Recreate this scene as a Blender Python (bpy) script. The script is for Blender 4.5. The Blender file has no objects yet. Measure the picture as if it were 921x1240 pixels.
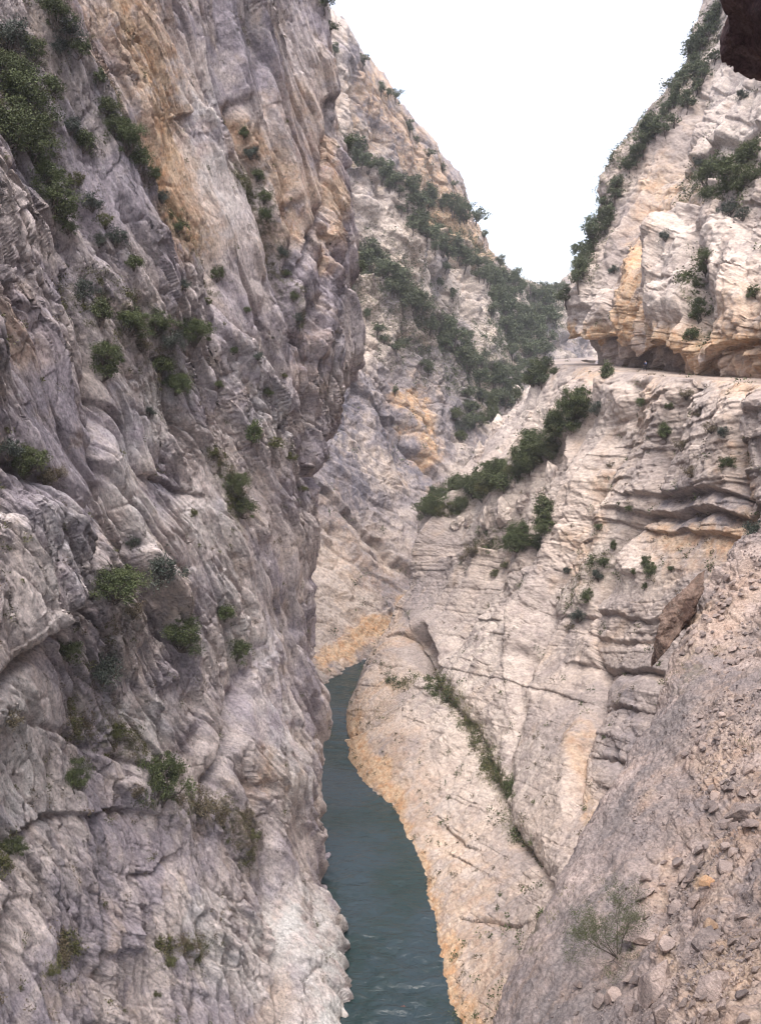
import bpy, math, random
import numpy as np
from mathutils import Vector, Matrix


STEP = 1.15          # grid spacing of the visible rock, in photo pixels (921 x 1240)
rng = np.random.default_rng(7)
random.seed(7)
R = math.radians
scene = bpy.context.scene
col = scene.collection

# ------------------------------------------------------------------ camera
FPX, PITCH = 1032.0, R(9.4)
CP, SP = math.cos(PITCH), math.sin(PITCH)
WATER = -65.0


def at(px, py, Y):
    a = (px - 460.5) / FPX
    b = (620.0 - py) / FPX
    dy, dz = CP + b * SP, -SP + b * CP
    t = Y / dy
    return np.array([a * t, Y, dz * t])


def on_water(px, py, dz=0.0):
    b = (620.0 - py) / FPX
    dy, dz_ = CP + b * SP, -SP + b * CP
    p = at(px, py, WATER * dy / dz_)
    p[2] += dz
    return p


def project(P):
    d = P[..., 1] * CP - P[..., 2] * SP
    u = P[..., 1] * SP + P[..., 2] * CP
    d = np.maximum(d, 0.5)
    return 460.5 + FPX * P[..., 0] / d, 620.0 - FPX * u / d, d


cam = bpy.data.objects.new("camera", bpy.data.cameras.new("camera"))
col.objects.link(cam)
cam.data.sensor_fit = 'VERTICAL'
cam.data.sensor_height = 24.0
cam.data.lens = 24.0 * FPX / 1240.0
cam.data.clip_start = 0.1
cam.data.clip_end = 20000
cam.rotation_euler = (math.pi / 2 - PITCH, 0, 0)
scene.camera = cam

# ------------------------------------------------------------------ numpy noise
_V = rng.random((64, 64, 64), dtype=np.float32) * 2 - 1
_C = rng.random((32, 32, 32, 7), dtype=np.float32)
_C[..., 0:3] = 0.12 + 0.76 * _C[..., 0:3]
_C[..., 3:] = _C[..., 3:] * 2 - 1
_H = rng.random(4096, dtype=np.float32) * 2 - 1


def vnoise(P):
    f = np.floor(P)
    t = P - f
    i = f.astype(np.int32) & 63
    j = (i + 1) & 63
    t = t * t * t * (t * (t * 6 - 15) + 10)
    x, y, z = t[:, 0], t[:, 1], t[:, 2]
    a = _V[i[:, 0], i[:, 1], i[:, 2]] * (1 - x) + _V[j[:, 0], i[:, 1], i[:, 2]] * x
    b = _V[i[:, 0], j[:, 1], i[:, 2]] * (1 - x) + _V[j[:, 0], j[:, 1], i[:, 2]] * x
    c = _V[i[:, 0], i[:, 1], j[:, 2]] * (1 - x) + _V[j[:, 0], i[:, 1], j[:, 2]] * x
    d = _V[i[:, 0], j[:, 1], j[:, 2]] * (1 - x) + _V[j[:, 0], j[:, 1], j[:, 2]] * x
    return (a * (1 - y) + b * y) * (1 - z) + (c * (1 - y) + d * y) * z


_ROT = np.array([[0.36, 0.48, -0.8], [-0.8, 0.6, 0.0], [0.48, 0.64, 0.6]], np.float32)


def fbm(P, octaves=4, gain=0.5, seed=0.0):
    P = P.astype(np.float32) + np.float32(seed * 7.31)
    out = np.zeros(len(P), np.float32)
    amp = 1.0
    for _ in range(octaves):
        out += amp * vnoise(P)
        P = (P @ _ROT) * 2.03 + 3.7
        amp *= gain
    return out


def ridged(P, octaves=4, gain=0.5, seed=0.0):
    P = P.astype(np.float32) + np.float32(seed * 5.17)
    out = np.zeros(len(P), np.float32)
    amp = 1.0
    for _ in range(octaves):
        out += amp * (1 - 2 * np.abs(vnoise(P)))
        P = (P @ _ROT) * 2.03 + 1.3
        amp *= gain
    return out


_ROT2 = (_ROT @ np.array([[0.8, 0.6, 0], [-0.6, 0.8, 0], [0, 0, 1]], np.float32) @ _ROT).astype(np.float32)


def facets(Q, seed=0.0, tilt=0.8, soft=0.22):
    """angular broken-rock facets: random plane per cell, and the distance to the cell edge"""
    Q = (Q.astype(np.float32) @ _ROT2) + np.float32(seed * 3.77)
    base = np.floor(Q - 0.5).astype(np.int32)
    d1 = np.full(len(Q), 9.0, np.float32)
    d2 = np.full(len(Q), 9.0, np.float32)
    best = np.zeros(len(Q), np.int8)
    bes2 = np.zeros(len(Q), np.int8)
    offs = [(i, j, k) for i in (0, 1) for j in (0, 1) for k in (0, 1)]
    for n, o in enumerate(offs):
        m = (base + np.array(o, np.int32)) & 31
        e = Q - base - np.array(o, np.float32) - _C[m[:, 0], m[:, 1], m[:, 2], 0:3]
        dd = (e * e).sum(1)
        near = dd < d1
        second = ~near & (dd < d2)
        bes2 = np.where(near, best, np.where(second, n, bes2))
        d2 = np.where(near, d1, np.where(second, dd, d2))
        d1 = np.where(near, dd, d1)
        best[near] = n

    def plane(idx):
        c = base + np.array(offs, np.int32)[idx]
        m = c & 31
        T = _C[m[:, 0], m[:, 1], m[:, 2]]
        return T[:, 3] * 0.6 + tilt * (T[:, 4:7] * (Q - c - T[:, 0:3])).sum(1)

    edge = np.sqrt(d2) - np.sqrt(d1)
    v1, v2 = plane(best), plane(bes2)
    t = np.clip(edge / soft, 0, 1)
    t = t * t * (3 - 2 * t)
    return 0.5 * (v1 + v2) + 0.5 * (v1 - v2) * t, edge


def hsh(*ks):
    h = np.zeros(len(ks[0]), np.int64)
    for n, k in enumerate(ks):
        h = h * 31 + k.astype(np.int64) * (7919 + 104729 * n)
        h ^= (h >> 7)
    return _H[h & 4095]


def strata(s, a, b, T, seed, aspect=3.0):
    """bedding: every layer steps in or out, in blocks along the layer"""
    w = s / T + 0.45 * np.sin(s / T * 1.7 + seed) + seed * 13.1
    k = np.floor(w)
    fr = w - k
    ph = hsh(k, k * 0 + seed * 7)
    ba = np.floor(a / (T * aspect) + ph * 5)
    bb = np.floor(b / (T * aspect) + ph * 3)
    v = hsh(k, ba, bb)
    return v * 0.6 + 0.4 * ph - 0.35 * (fr - 0.5), np.minimum(fr, 1 - fr)


# ------------------------------------------------------------------ picture-shaped features of the rock
def seg_dist(px, py, poly):
    best = np.full(px.shape, 1e9, np.float32)
    sd = np.zeros(px.shape, np.float32)
    for (x0, y0), (x1, y1) in zip(poly[:-1], poly[1:]):
        dx, dy = x1 - x0, y1 - y0
        L2 = dx * dx + dy * dy + 1e-6
        t = np.clip(((px - x0) * dx + (py - y0) * dy) / L2, 0, 1)
        d = np.hypot(px - x0 - t * dx, py - y0 - t * dy)
        s = -(dx * (py - y0) - dy * (px - x0))
        m = d < best
        best = np.where(m, d, best)
        sd = np.where(m, np.sign(s), sd)
    return best, sd


def local(px, py, poly, pad):
    xs, ys = [p[0] for p in poly], [p[1] for p in poly]
    return np.where((px > min(xs) - pad) & (px < max(xs) + pad) & (py > min(ys) - pad) & (py < max(ys) + pad))[0]


def grooves(px, py, feats):
    disp = np.zeros(len(px), np.float32)
    for f in feats:
        kind, poly = f[0], f[1]
        if kind == 'g':                       # a cleft: depth, half width
            depth, w = f[2], f[3]
            i = local(px, py, poly, 3 * w)
            d, _ = seg_dist(px[i], py[i], poly)
            disp[i] -= depth * np.exp(-(d / w) ** 2)
        elif kind == 's':                     # a step: h > 0 lets the right / upper side stand proud
            h, w = f[2], f[3]
            i = local(px, py, poly, 5 * w)
            d, s = seg_dist(px[i], py[i], poly)
            disp[i] += h * np.tanh(d / 2.0) * s * np.exp(-d / w)
        elif kind == 'b':                     # a bulge (or a hollow): height, half width
            h, w = f[2], f[3]
            i = local(px, py, poly, 2.2 * w)
            d, _ = seg_dist(px[i], py[i], poly)
            t = np.clip(1.4 - d / w, 0, 1)
            disp[i] += h * t * t * (3 - 2 * t)
        elif kind == 'n':                     # a sharp-roofed hollow: floor soft, roof hard
            depth, w = f[2], f[3]
            i = local(px, py, poly, 3 * w)
            d, s = seg_dist(px[i], py[i], poly)
            below = np.exp(-d / (1.6 * w))
            above = np.clip(1 - d / 2.5, 0, 1)
            disp[i] -= depth * np.where(s > 0, above, below)
    return disp


def strokes(px, py, items):
    m = np.zeros(len(px), np.float32)
    for poly, w, v in items:
        if len(poly) == 1:
            poly = [poly[0], (poly[0][0] + 1, poly[0][1])]
        i = local(px, py, poly, 2.2 * w)
        d, _ = seg_dist(px[i], py[i], poly)
        m[i] = np.maximum(m[i], v * np.exp(-(d / w) ** 2))
    return m


# ------------------------------------------------------------------ surfaces from control nets
def catmull(A, segs, axis):
    A = np.moveaxis(A, axis, 0)
    n = len(A)
    ext = np.concatenate([2 * A[:1] - A[1:2], A, 2 * A[-1:] - A[-2:-1]], 0)
    out = []
    for i in range(n - 1):
        p0, p1, p2, p3 = ext[i], ext[i + 1], ext[i + 2], ext[i + 3]
        t = np.linspace(0, 1, segs[i], endpoint=False).reshape((-1,) + (1,) * (A.ndim - 1))
        # slightly tightened tangents
        m1, m2 = 0.42 * (p2 - p0), 0.42 * (p3 - p1)
        t2, t3 = t * t, t * t * t
        out.append((2 * t3 - 3 * t2 + 1) * p1 + (t3 - 2 * t2 + t) * m1 + (-2 * t3 + 3 * t2) * p2 + (t3 - t2) * m2)
    out.append(A[-1:])
    return np.moveaxis(np.concatenate(out, 0), 0, axis)


def resolve(e):
    if e[0] == 'W':
        return np.array(e[1:], float)
    if e[0] == 'w':
        return on_water(e[1], e[2])
    if e[0] == 'u':
        return on_water(e[1], e[2], -6.0)
    return at(*e)


def counts(net, axis, coarse):
    px, py, d = project(net)
    dx, dy = np.diff(px, axis=axis), np.diff(py, axis=axis)
    L = np.hypot(dx, dy)
    off = (px < -120) | (px > 1040) | (py < -120) | (py > 1360) | (net[..., 1] < 4)
    bad = np.take(off, range(1, off.shape[axis]), axis) & np.take(off, range(off.shape[axis] - 1), axis)
    L = np.where(bad, np.minimum(L * 0.12, 60), np.minimum(L, 700))
    L = L.max(axis=1 - axis)
    return [int(max(3, min(620, math.ceil(v / STEP)))) for v in L]


SURF = []        # everything that vegetation may stand on


def build_surface(name, columns, frame, recipe, feats, tints, mat, props, hidden=(), warp=1.3, cap=None, res=(1.0, 1.0)):
    net = np.array([[resolve(e) for e in c] for c in columns])          # (C, R, 3)
    nc, nr = [max(3, int(v * res[0])) for v in counts(net, 0, 1)], [max(3, int(v * res[1])) for v in counts(net, 1, 1)]
    for h in hidden:
        nc[h] = max(3, nc[h] // 5)
    G = catmull(catmull(net, nc, 0), nr, 1)
    C, Rr = G.shape[:2]
    du, dv = np.gradient(G, axis=0), np.gradient(G, axis=1)
    N = np.cross(du, dv)
    N /= np.linalg.norm(N, axis=2, keepdims=True) + 1e-9
    toward = -(N * G).sum(2)
    if np.median(toward) < 0:
        N = -N
    P = G.reshape(-1, 3)
    N = N.reshape(-1, 3)
    px, py, _ = project(P)
    px, py = px.astype(np.float32), py.astype(np.float32)
    # wobble the picture-space features so no line is ruled
    wob = np.stack([P[:, 0], P[:, 1], P[:, 2]], 1).astype(np.float32) * 0.22
    wx, wy = fbm(wob, 4, 0.55, 3.0), fbm(wob, 4, 0.55, 9.0)
    hx, hy = fbm(wob * 0.8, 2, 0.4, 3.0), fbm(wob * 0.8, 2, 0.4, 9.0)
    qx, qy = px + 6 * hx, py + 6 * hy
    s, a, b = [(P @ np.array(v, float)).astype(np.float32) for v in frame]
    bend = fbm(P / 16.0, 3, 0.5, 1.0)
    s = s + warp * bend
    a = a + 1.0 * fbm(P / 9.0, 2, 0.5, 4.0)
    b = b + 1.0 * fbm(P / 9.0, 2, 0.5, 6.0)
    disp = recipe(0, P, s, a, b, qx, qy) + grooves(qx, qy, feats)
    D = P + N * disp[:, None]
    # second pass: small breakage along the normals of the broken wall
    G2 = D.reshape(C, Rr, 3)
    N2 = np.cross(np.gradient(G2, axis=0), np.gradient(G2, axis=1))
    N2 /= np.linalg.norm(N2, axis=2, keepdims=True) + 1e-9
    if np.median((N2.reshape(-1, 3) * N).sum(1)) < 0:
        N2 = -N2
    N2 = N2.reshape(-1, 3)
    N2 = N2 + 0.35 * N
    N2 /= np.linalg.norm(N2, axis=1, keepdims=True) + 1e-9
    s, a, b = [(D @ np.array(v, float)).astype(np.float32) for v in frame]
    s = s + warp * bend
    disp2 = recipe(1, D, s, a, b, qx, qy)
    D = D + N2 * disp2[:, None]
    if cap is not None:
        D[:, 2] = np.minimum(D[:, 2], cap(D))
    me = bpy.data.meshes.new(name)
    idx = np.arange(C * Rr).reshape(C, Rr)
    q = np.stack([idx[:-1, :-1], idx[1:, :-1], idx[1:, 1:], idx[:-1, 1:]], -1).reshape(-1, 4)
    # face orientation towards the gorge
    f0 = q[len(q) // 2]
    fn = np.cross(P[f0[1]] - P[f0[0]], P[f0[3]] - P[f0[0]])
    if np.dot(fn, N[f0[0]]) < 0:
        q = q[:, ::-1]
    me.vertices.add(len(D))
    me.vertices.foreach_set("co", D.astype(np.float32).ravel())
    me.loops.add(q.size)
    me.loops.foreach_set("vertex_index", q.astype(np.int32).ravel())
    me.polygons.add(len(q))
    me.polygons.foreach_set("loop_start", np.arange(0, q.size, 4, dtype=np.int32))
    me.polygons.foreach_set("use_smooth", np.ones(len(q), bool))
    me.update()
    for key in ("orange", "dark", "pale", "moss"):
        at_ = me.attributes.new(key, 'FLOAT', 'POINT')
        v = strokes(px + 12 * wx, py + 12 * wy, tints.get(key, []))
        at_.data.foreach_set("value", v.astype(np.float32))
    at_ = me.attributes.new("bed", 'FLOAT_VECTOR', 'POINT')
    at_.data.foreach_set("vector", np.stack([s, a, b], 1).astype(np.float32).ravel())
    me.materials.append(mat)
    o = bpy.data.objects.new(name, me)
    col.objects.link(o)
    for k, v in props.items():
        o[k] = v
    SURF.append((o, D, N))
    print(name, C, Rr, len(D))
    return o


# ------------------------------------------------------------------ node helpers
class NT:
    def __init__(self, name):
        self.m = bpy.data.materials.new(name)
        self.m.use_nodes = True
        self.t = self.m.node_tree
        self.n, self.l = self.t.nodes, self.t.links
        self.bsdf = self.n["Principled BSDF"]

    def node(self, typ, **kw):
        n = self.n.new(typ)
        for k, v in kw.items():
            setattr(n, k, v)
        return n

    def put(self, sock, v):
        if hasattr(v, "links"):
            self.l.new(v, sock)
        elif v is not None:
            sock.default_value = v

    def attr(self, name, out="Fac"):
        return self.node("ShaderNodeAttribute", attribute_name=name).outputs[out]

    def mapping(self, vec, scale=(1, 1, 1)):
        n = self.node("ShaderNodeMapping")
        self.l.new(vec, n.inputs["Vector"])
        n.inputs["Scale"].default_value = scale
        return n.outputs[0]

    def noise(self, vec, scale, detail=6, rough=0.6, dist=0.0):
        n = self.node("ShaderNodeTexNoise")
        if vec is not None:
            self.l.new(vec, n.inputs["Vector"])
        n.inputs["Scale"].default_value = scale
        n.inputs["Detail"].default_value = detail
        n.inputs["Roughness"].default_value = rough
        n.inputs["Distortion"].default_value = dist
        return n.outputs["Fac"]

    def voronoi(self, vec, scale, feature='F1', out="Distance"):
        n = self.node("ShaderNodeTexVoronoi", feature=feature)
        self.l.new(vec, n.inputs["Vector"])
        n.inputs["Scale"].default_value = scale
        return n.outputs[out]

    def ramp(self, v, a, b, lo=0.0, hi=1.0):
        n = self.node("ShaderNodeMapRange")
        n.interpolation_type = 'SMOOTHSTEP'
        self.put(n.inputs[0], v)
        for k, x in zip((1, 2, 3, 4), (a, b, lo, hi)):
            n.inputs[k].default_value = x
        return n.outputs[0]

    def math(self, op, a, b=None, clamp=False):
        n = self.node("ShaderNodeMath", operation=op, use_clamp=clamp)
        self.put(n.inputs[0], a)
        if b is not None:
            self.put(n.inputs[1], b)
        return n.outputs[0]

    def mix(self, fac, a, b, mode='MIX'):
        n = self.node("ShaderNodeMix", data_type='RGBA', blend_type=mode)
        self.put(n.inputs[0], fac)
        for sock, v in ((n.inputs[6], a), (n.inputs[7], b)):
            if isinstance(v, tuple):
                v = v + (1.0,) if len(v) == 3 else v
            self.put(sock, v)
        return n.outputs[2]


def rock_material(name, grey, pale, warm, bump=0.12, blotch=0.09, lichen=0.5, spot_scale=1.0, vary=False, contrast=0.8, stain=(0.115, 0.115, 0.15)):
    t = NT(name)
    bed = t.attr("bed", "Vector")
    pos = t.node("ShaderNodeNewGeometry").outputs["Position"]
    big = t.noise(pos, blotch, 7, 0.62, 0.6)
    c = t.mix(t.ramp(big, 0.43, 0.58), grey, pale)
    streak = t.noise(t.mapping(bed, (1.3, 0.16, 0.16)), 1.0, 9, 0.68, 0.3)
    c = t.mix(t.math('MULTIPLY', t.ramp(streak, 0.5, 0.72), 0.55), c, pale)
    c = t.mix(t.math('MULTIPLY', t.ramp(streak, 0.5, 0.3), 0.5), c, tuple(x * 0.62 for x in grey))
    wrm = t.noise(pos, blotch * 2.3, 6, 0.6, 1.0)
    c = t.mix(t.math('MULTIPLY', t.ramp(wrm, 0.52, 0.72), 0.5), c, warm)
    # weathering runs down the face
    run = t.noise(t.mapping(pos, (0.55, 0.55, 0.05)), 1.0, 7, 0.65, 0.2)
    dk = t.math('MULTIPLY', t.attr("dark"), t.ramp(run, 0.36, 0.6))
    c = t.mix(t.math('MULTIPLY', t.ramp(run, 0.56, 0.72), 0.35), c, tuple(x * 0.6 for x in grey))
    pl = t.math('MULTIPLY', t.attr("pale"), t.ramp(t.noise(pos, 0.35, 6, 0.65), 0.36, 0.58))
    c = t.mix(pl, c, tuple(min(0.62, x * 1.3) for x in pale))
    on = t.noise(pos, 0.33, 8, 0.7, 0.8)
    orc = t.mix(t.ramp(t.noise(pos, 0.9, 6, 0.7), 0.4, 0.66), (0.53, 0.395, 0.275), (0.45, 0.265, 0.15))
    c = t.mix(t.math('MULTIPLY', t.attr("orange"), t.ramp(t.math('ADD', on, t.math('MULTIPLY', t.attr("orange"), 0.16)), 0.42, 0.64), True), c, orc)
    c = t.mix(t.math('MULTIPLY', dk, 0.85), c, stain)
    ms = t.math('MULTIPLY', t.attr("moss"), t.ramp(t.noise(pos, 1.6, 6, 0.7), 0.44, 0.58))
    c = t.mix(ms, c, (0.085, 0.085, 0.04))
    # lichen specks and soil in small pockets
    sp = t.noise(t.mapping(bed, (2.2, 1.0, 1.0)), 0.9 * spot_scale, 8, 0.75, 0.4)
    c = t.mix(t.math('MULTIPLY', t.ramp(sp, 0.58, 0.64), lichen), c, (0.10, 0.088, 0.075))
    sp2 = t.noise(pos, 3.1 * spot_scale, 6, 0.75)
    c = t.mix(t.math('MULTIPLY', t.ramp(sp2, 0.57, 0.64), lichen * 0.8), c, (0.13, 0.12, 0.115))
    fine = t.noise(t.mapping(bed, (1.8, 1, 1)), 2.6 * spot_scale, 10, 0.78)
    c = t.mix(contrast, c, t.mix(t.ramp(fine, 0.33, 0.67), (0.5, 0.5, 0.51), (1.42, 1.4, 1.37)), 'MULTIPLY')
    fleck = t.noise(t.mapping(bed, (1.6, 1, 1)), 1.9 * spot_scale, 9, 0.8, 0.5)
    c = t.mix(t.math('MULTIPLY', t.ramp(fleck, 0.56, 0.66), 0.5), c, tuple(min(0.6, x * 1.2) for x in pale))
    if vary:                                   # every loose stone has its own tone
        rnd = t.node("ShaderNodeObjectInfo").outputs["Random"]
        c = t.mix(0.8, c, t.mix(rnd, (0.62, 0.60, 0.60), (1.35, 1.25, 1.18)), 'MULTIPLY')
    t.l.new(c, t.bsdf.inputs["Base Color"])
    t.bsdf.inputs["Roughness"].default_value = 0.93
    t.bsdf.inputs["Specular IOR Level"].default_value = 0.15
    bm = t.node("ShaderNodeBump")
    h = t.math('ADD', t.noise(t.mapping(bed, (2.6, 0.7, 1)), 1.7 * spot_scale, 12, 0.72),
               t.math('MULTIPLY', t.noise(pos, 5.5 * spot_scale, 8, 0.75), 0.45))
    t.l.new(h, bm.inputs["Height"])
    bm.inputs["Strength"].default_value = 0.9
    bm.inputs["Distance"].default_value = bump
    t.l.new(bm.outputs[0], t.bsdf.inputs["Normal"])
    return t.m


M_left = rock_material("limestone_grey", (0.375, 0.336, 0.378), (0.60, 0.53, 0.515), (0.54, 0.43, 0.34), 0.32, 0.085, 0.65)
M_mid = rock_material("limestone_far", (0.25, 0.226, 0.243), (0.48, 0.415, 0.375), (0.46, 0.345, 0.26), 0.35, 0.045, 0.5, 0.55)
M_right = rock_material("limestone_pale", (0.335, 0.288, 0.274), (0.495, 0.418, 0.375), (0.47, 0.355, 0.27), 0.15, 0.06, 0.4, 0.7, contrast=0.55)
M_scree = rock_material("limestone_pink", (0.25, 0.215, 0.212), (0.39, 0.32, 0.295), (0.37, 0.26, 0.19), 0.06, 0.35, 0.5, 3.2, stain=(0.17, 0.16, 0.165))
M_stone = rock_material("loose_stone", (0.27, 0.235, 0.23), (0.42, 0.36, 0.34), (0.36, 0.25, 0.18), 0.05, 0.8, 0.3, 3.2, vary=True)
M_roof = rock_material("shade_dark_rock", (0.10, 0.065, 0.07), (0.19, 0.13, 0.125), (0.19, 0.105, 0.08), 0.05, 1.2, 0.5, 6.0)  # maroon rock, the shade of the underside put into its base colour


def unit(v):
    v = np.array(v, float)
    return v / np.linalg.norm(v)


def frame_from(nb, along):
    nb = unit(nb)
    al = np.array(along, float)
    al = unit(al - nb * np.dot(al, nb))
    return nb, al, np.cross(nb, al)


def bump_up(px, py, items):
    return strokes(px, py, items)


# ------------------------------------------------------------------ recipes: how each wall is broken
def recipe_left(stage, P, s, a, b, px, py):
    c = np.stack([s, a, b], 1)
    al = P[:, 0] * 0.62 + P[:, 1] * 0.78
    worn = strokes(px, py, [([(110, 1030), (310, 1270)], 140, 1), ([(30, 1090), (60, 1260)], 100, 1), ([(330, 800), (350, 940)], 55, .9), ([(170, 620), (260, 720)], 50, .8), ([(320, 620), (350, 760)], 40, .7), ([(20, 880), (60, 960)], 50, .6),
                            ([(50, 450), (80, 560)], 45, .9), ([(210, 80), (250, 260)], 60, .7), ([(350, 60), (360, 240)], 45, .9)])
    calm = np.clip(0.6 + 0.95 * fbm(P / 10, 3, 0.5, 8), 0.08, 1.25) * (1 - 0.75 * worn)
    if stage == 0:
        d = 1.5 * fbm(P / 20, 3, 0.5, 2)
        d += 0.7 * fbm(c / np.array([3.2, 20, 14]), 3, 0.45, 5)
        v, e = facets(c / np.array([2.3, 10, 7]), 1, 0.8, 0.12)
        d += 0.8 * v * (0.4 + 0.6 * calm)
        # long straight slabs that run down the dip, parted by dark cracks
        m = strokes(px, py, [([(130, 1050), (300, 1260)], 130, 1), ([(40, 1110), (60, 1260)], 90, 1), ([(330, 800), (360, 960)], 50, .6)])
        slab = 1 - 0.85 * m
        v, e = facets(c / np.array([3.4, 34, 9]), 41, 0.5, 0.07)
        d += slab * 1.15 * v - slab * 0.9 * np.exp(-e * 30) * np.clip(0.6 + fbm(P / 9, 2, 0.5, 44), 0, 1)
        for T, amp, sd in ((2.3, 0.55, 9), (0.95, 0.24, 10)):
            st, ed = strata(s, a, b, T, sd, 9)
            msk = slab * np.clip(0.55 + 1.0 * fbm(P / 12, 3, 0.5, 12 + sd), 0, 1.2)
            d += amp * st * msk * np.clip(ed / 0.06, 0, 1) - 0.45 * amp * np.exp(-ed * T / 0.12) * msk
        v, e = facets(c / np.array([1.3, 7.0, 5.0]), 31)
        d += 0.6 * v * (0.4 + 0.6 * calm) - 0.55 * np.exp(-e * 20) * (0.25 + calm)
        v, e = facets(c / np.array([0.8, 5.5, 3.2]), 2)
        d += 0.30 * v * (0.08 + calm) - 0.34 * np.exp(-e * 18) * calm
        d += 0.22 * ridged(c / np.array([0.9, 10, 6]), 3, 0.55, 21) * (0.25 + calm)
        fl = np.stack([al / 1.7, P[:, 2] / 15, al * 0 + 5], 1)
        m = strokes(px, py, [([(130, 1050), (300, 1260)], 130, 1), ([(40, 1110), (60, 1260)], 90, 1), ([(330, 800), (360, 960)], 50, .6)])
        return d + m * 0.75 * ridged(fl, 3, 0.5, 3)
    v, e = facets(c / np.array([0.42, 3.4, 1.6]), 3)
    d = 0.19 * v * (0.15 + calm) - 0.14 * np.exp(-e * 12) * (0.1 + calm)
    v, e = facets(c / np.array([0.3, 1.5, 0.8]), 19)
    d += 0.07 * v * (0.2 + calm)
    v, e = facets(c / np.array([0.6, 1.6, 1.1]), 6, 0)
    d -= 0.2 * np.clip(v - 0.42, 0, 1) * np.clip(e * 3, 0, 1) * 4
    return d + 0.05 * fbm(c / np.array([0.4, 1.8, 0.9]), 4, 0.55, 15)


def recipe_right(stage, P, s, a, b, px, py):
    c = np.stack([s, a, b], 1)
    al = P[:, 1] * 0.9 - P[:, 0] * 0.25
    low = np.clip((-28 - P[:, 2] + 5 * fbm(P / 14, 2, 0.5, 77)) / 16, 0, 1)     # the lower slabs are smoother
    low = low * np.clip((150 - P[:, 1]) / 25, 0.15, 1)
    calm = np.clip(0.62 + 0.75 * fbm(P / 12, 3, 0.5, 81), 0.12, 1.15) * (1 - 0.5 * low)
    near = np.clip((148 - P[:, 1]) / 30, 0, 1)
    face = strokes(px, py, [([(795, 672), (885, 668)], 30, .95), ([(735, 715), (790, 718)], 20, .8), ([(735, 825), (785, 828)], 22, .8), ([(640, 880), (660, 980)], 38, .7)])
    rim = np.clip((py - np.interp(px, [668, 694, 745, 800, 870, 935, 1050], [434, 440, 447, 455, 462, 466, 470]) - 1) / 22, 0.0, 1) * (1 - 0.85 * face)
    rim = np.where(px > 1100, 1.0, np.maximum(rim, 0.0))
    bank = 1 - 0.5 * np.clip((-56 - P[:, 2]) / 7, 0, 1)
    calm = calm * rim * bank
    rim = rim * bank
    if stage == 0:
        d = 1.8 * fbm(P / 22, 3, 0.5, 22)
        d += 1.5 * (1 - 0.5 * low) * ridged(np.stack([al / 10, P[:, 2] / 45, al * 0], 1), 3, 0.45, 4)
        for T, amp, sd in ((3.6, 0.62, 2), (1.3, 0.33, 3)):
            st, ed = strata(s, a, b, T, sd, 2.2)
            msk = np.clip(0.75 + 0.9 * fbm(P / 13, 2, 0.5, sd * 3 + 1), 0.1, 1.3)
            d += amp * st * msk * (0.4 + 0.6 * near) * (1 - 0.6 * low)
            d -= 0.24 * amp * np.exp(-ed * T / 0.10) * msk * (1 - 0.6 * low)
        v, e = facets(np.stack([s / 2.6, al / 2.4, P[:, 2] / 6.0], 1), 4)
        d += 0.5 * v * calm - 0.3 * np.exp(-e * 14) * calm
        v, e = facets(c / np.array([0.8, 1.2, 1.2]), 5)
        return d * rim + 0.2 * v * calm
    st, ed = strata(s, a, b, 0.6, 4, 2.2)
    d = 0.12 * st * calm * (0.3 + 0.7 * near) - 0.07 * np.exp(-ed * 6) * calm * near
    v, e = facets(P / np.array([1.5, 1.5, 2.0]), 6, 0)
    d -= 0.4 * np.clip(v - 0.42, 0, 1) * np.clip(e * 3, 0, 1) * 4
    v, e = facets(P / np.array([0.7, 0.7, 0.6]), 20)
    d += 0.10 * v * calm
    fib = np.stack([(al + 0.25 * P[:, 2]) / 0.9, P[:, 2] / 7, al * 0], 1)
    d += low * 0.20 * ridged(fib, 3, 0.55, 14)
    return d * (0.3 + 0.7 * rim) + 0.08 * fbm(P / 0.8, 4, 0.6, 25)


def recipe_upper(stage, P, s, a, b, px, py):
    c = np.stack([s, a, b], 1)
    al = P[:, 1] * 0.9 - P[:, 0] * 0.25
    calm = np.clip(0.6 + 0.8 * fbm(P / 13, 3, 0.5, 83), 0.1, 1.15)
    if stage == 0:
        d = 2.2 * fbm(P / 24, 3, 0.5, 32)
        d += 1.6 * ridged(np.stack([al / 9, P[:, 2] / 30, al * 0 + 3], 1), 3, 0.5, 6)
        for T, amp, sd in ((5.0, 0.7, 5), (1.8, 0.36, 6)):
            st, ed = strata(s, a, b, T, sd, 2.6)
            msk = np.clip(0.5 + 0.9 * fbm(P / 15, 2, 0.5, sd * 3 + 1), 0.05, 1.3)
            d += amp * st * msk - 0.25 * amp * np.exp(-ed * T / 0.12) * msk
        v, e = facets(np.stack([s / 4.0, al / 2.6, P[:, 2] / 7.0], 1), 7)
        d += 0.8 * v * (0.5 + 0.5 * calm) - 0.4 * np.exp(-e * 12)
        v, e = facets(c / np.array([1.1, 1.2, 1.8]), 8)
        return d + 0.26 * v * calm
    st, ed = strata(s, a, b, 0.8, 7, 2.6)
    d = 0.12 * st * calm - 0.06 * np.exp(-ed * 7) * calm
    v, e = facets(P / np.array([0.8, 0.8, 0.8]), 21)
    d += 0.12 * v * calm
    return d + 0.10 * fbm(P / 0.9, 4, 0.6, 35)


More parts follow.
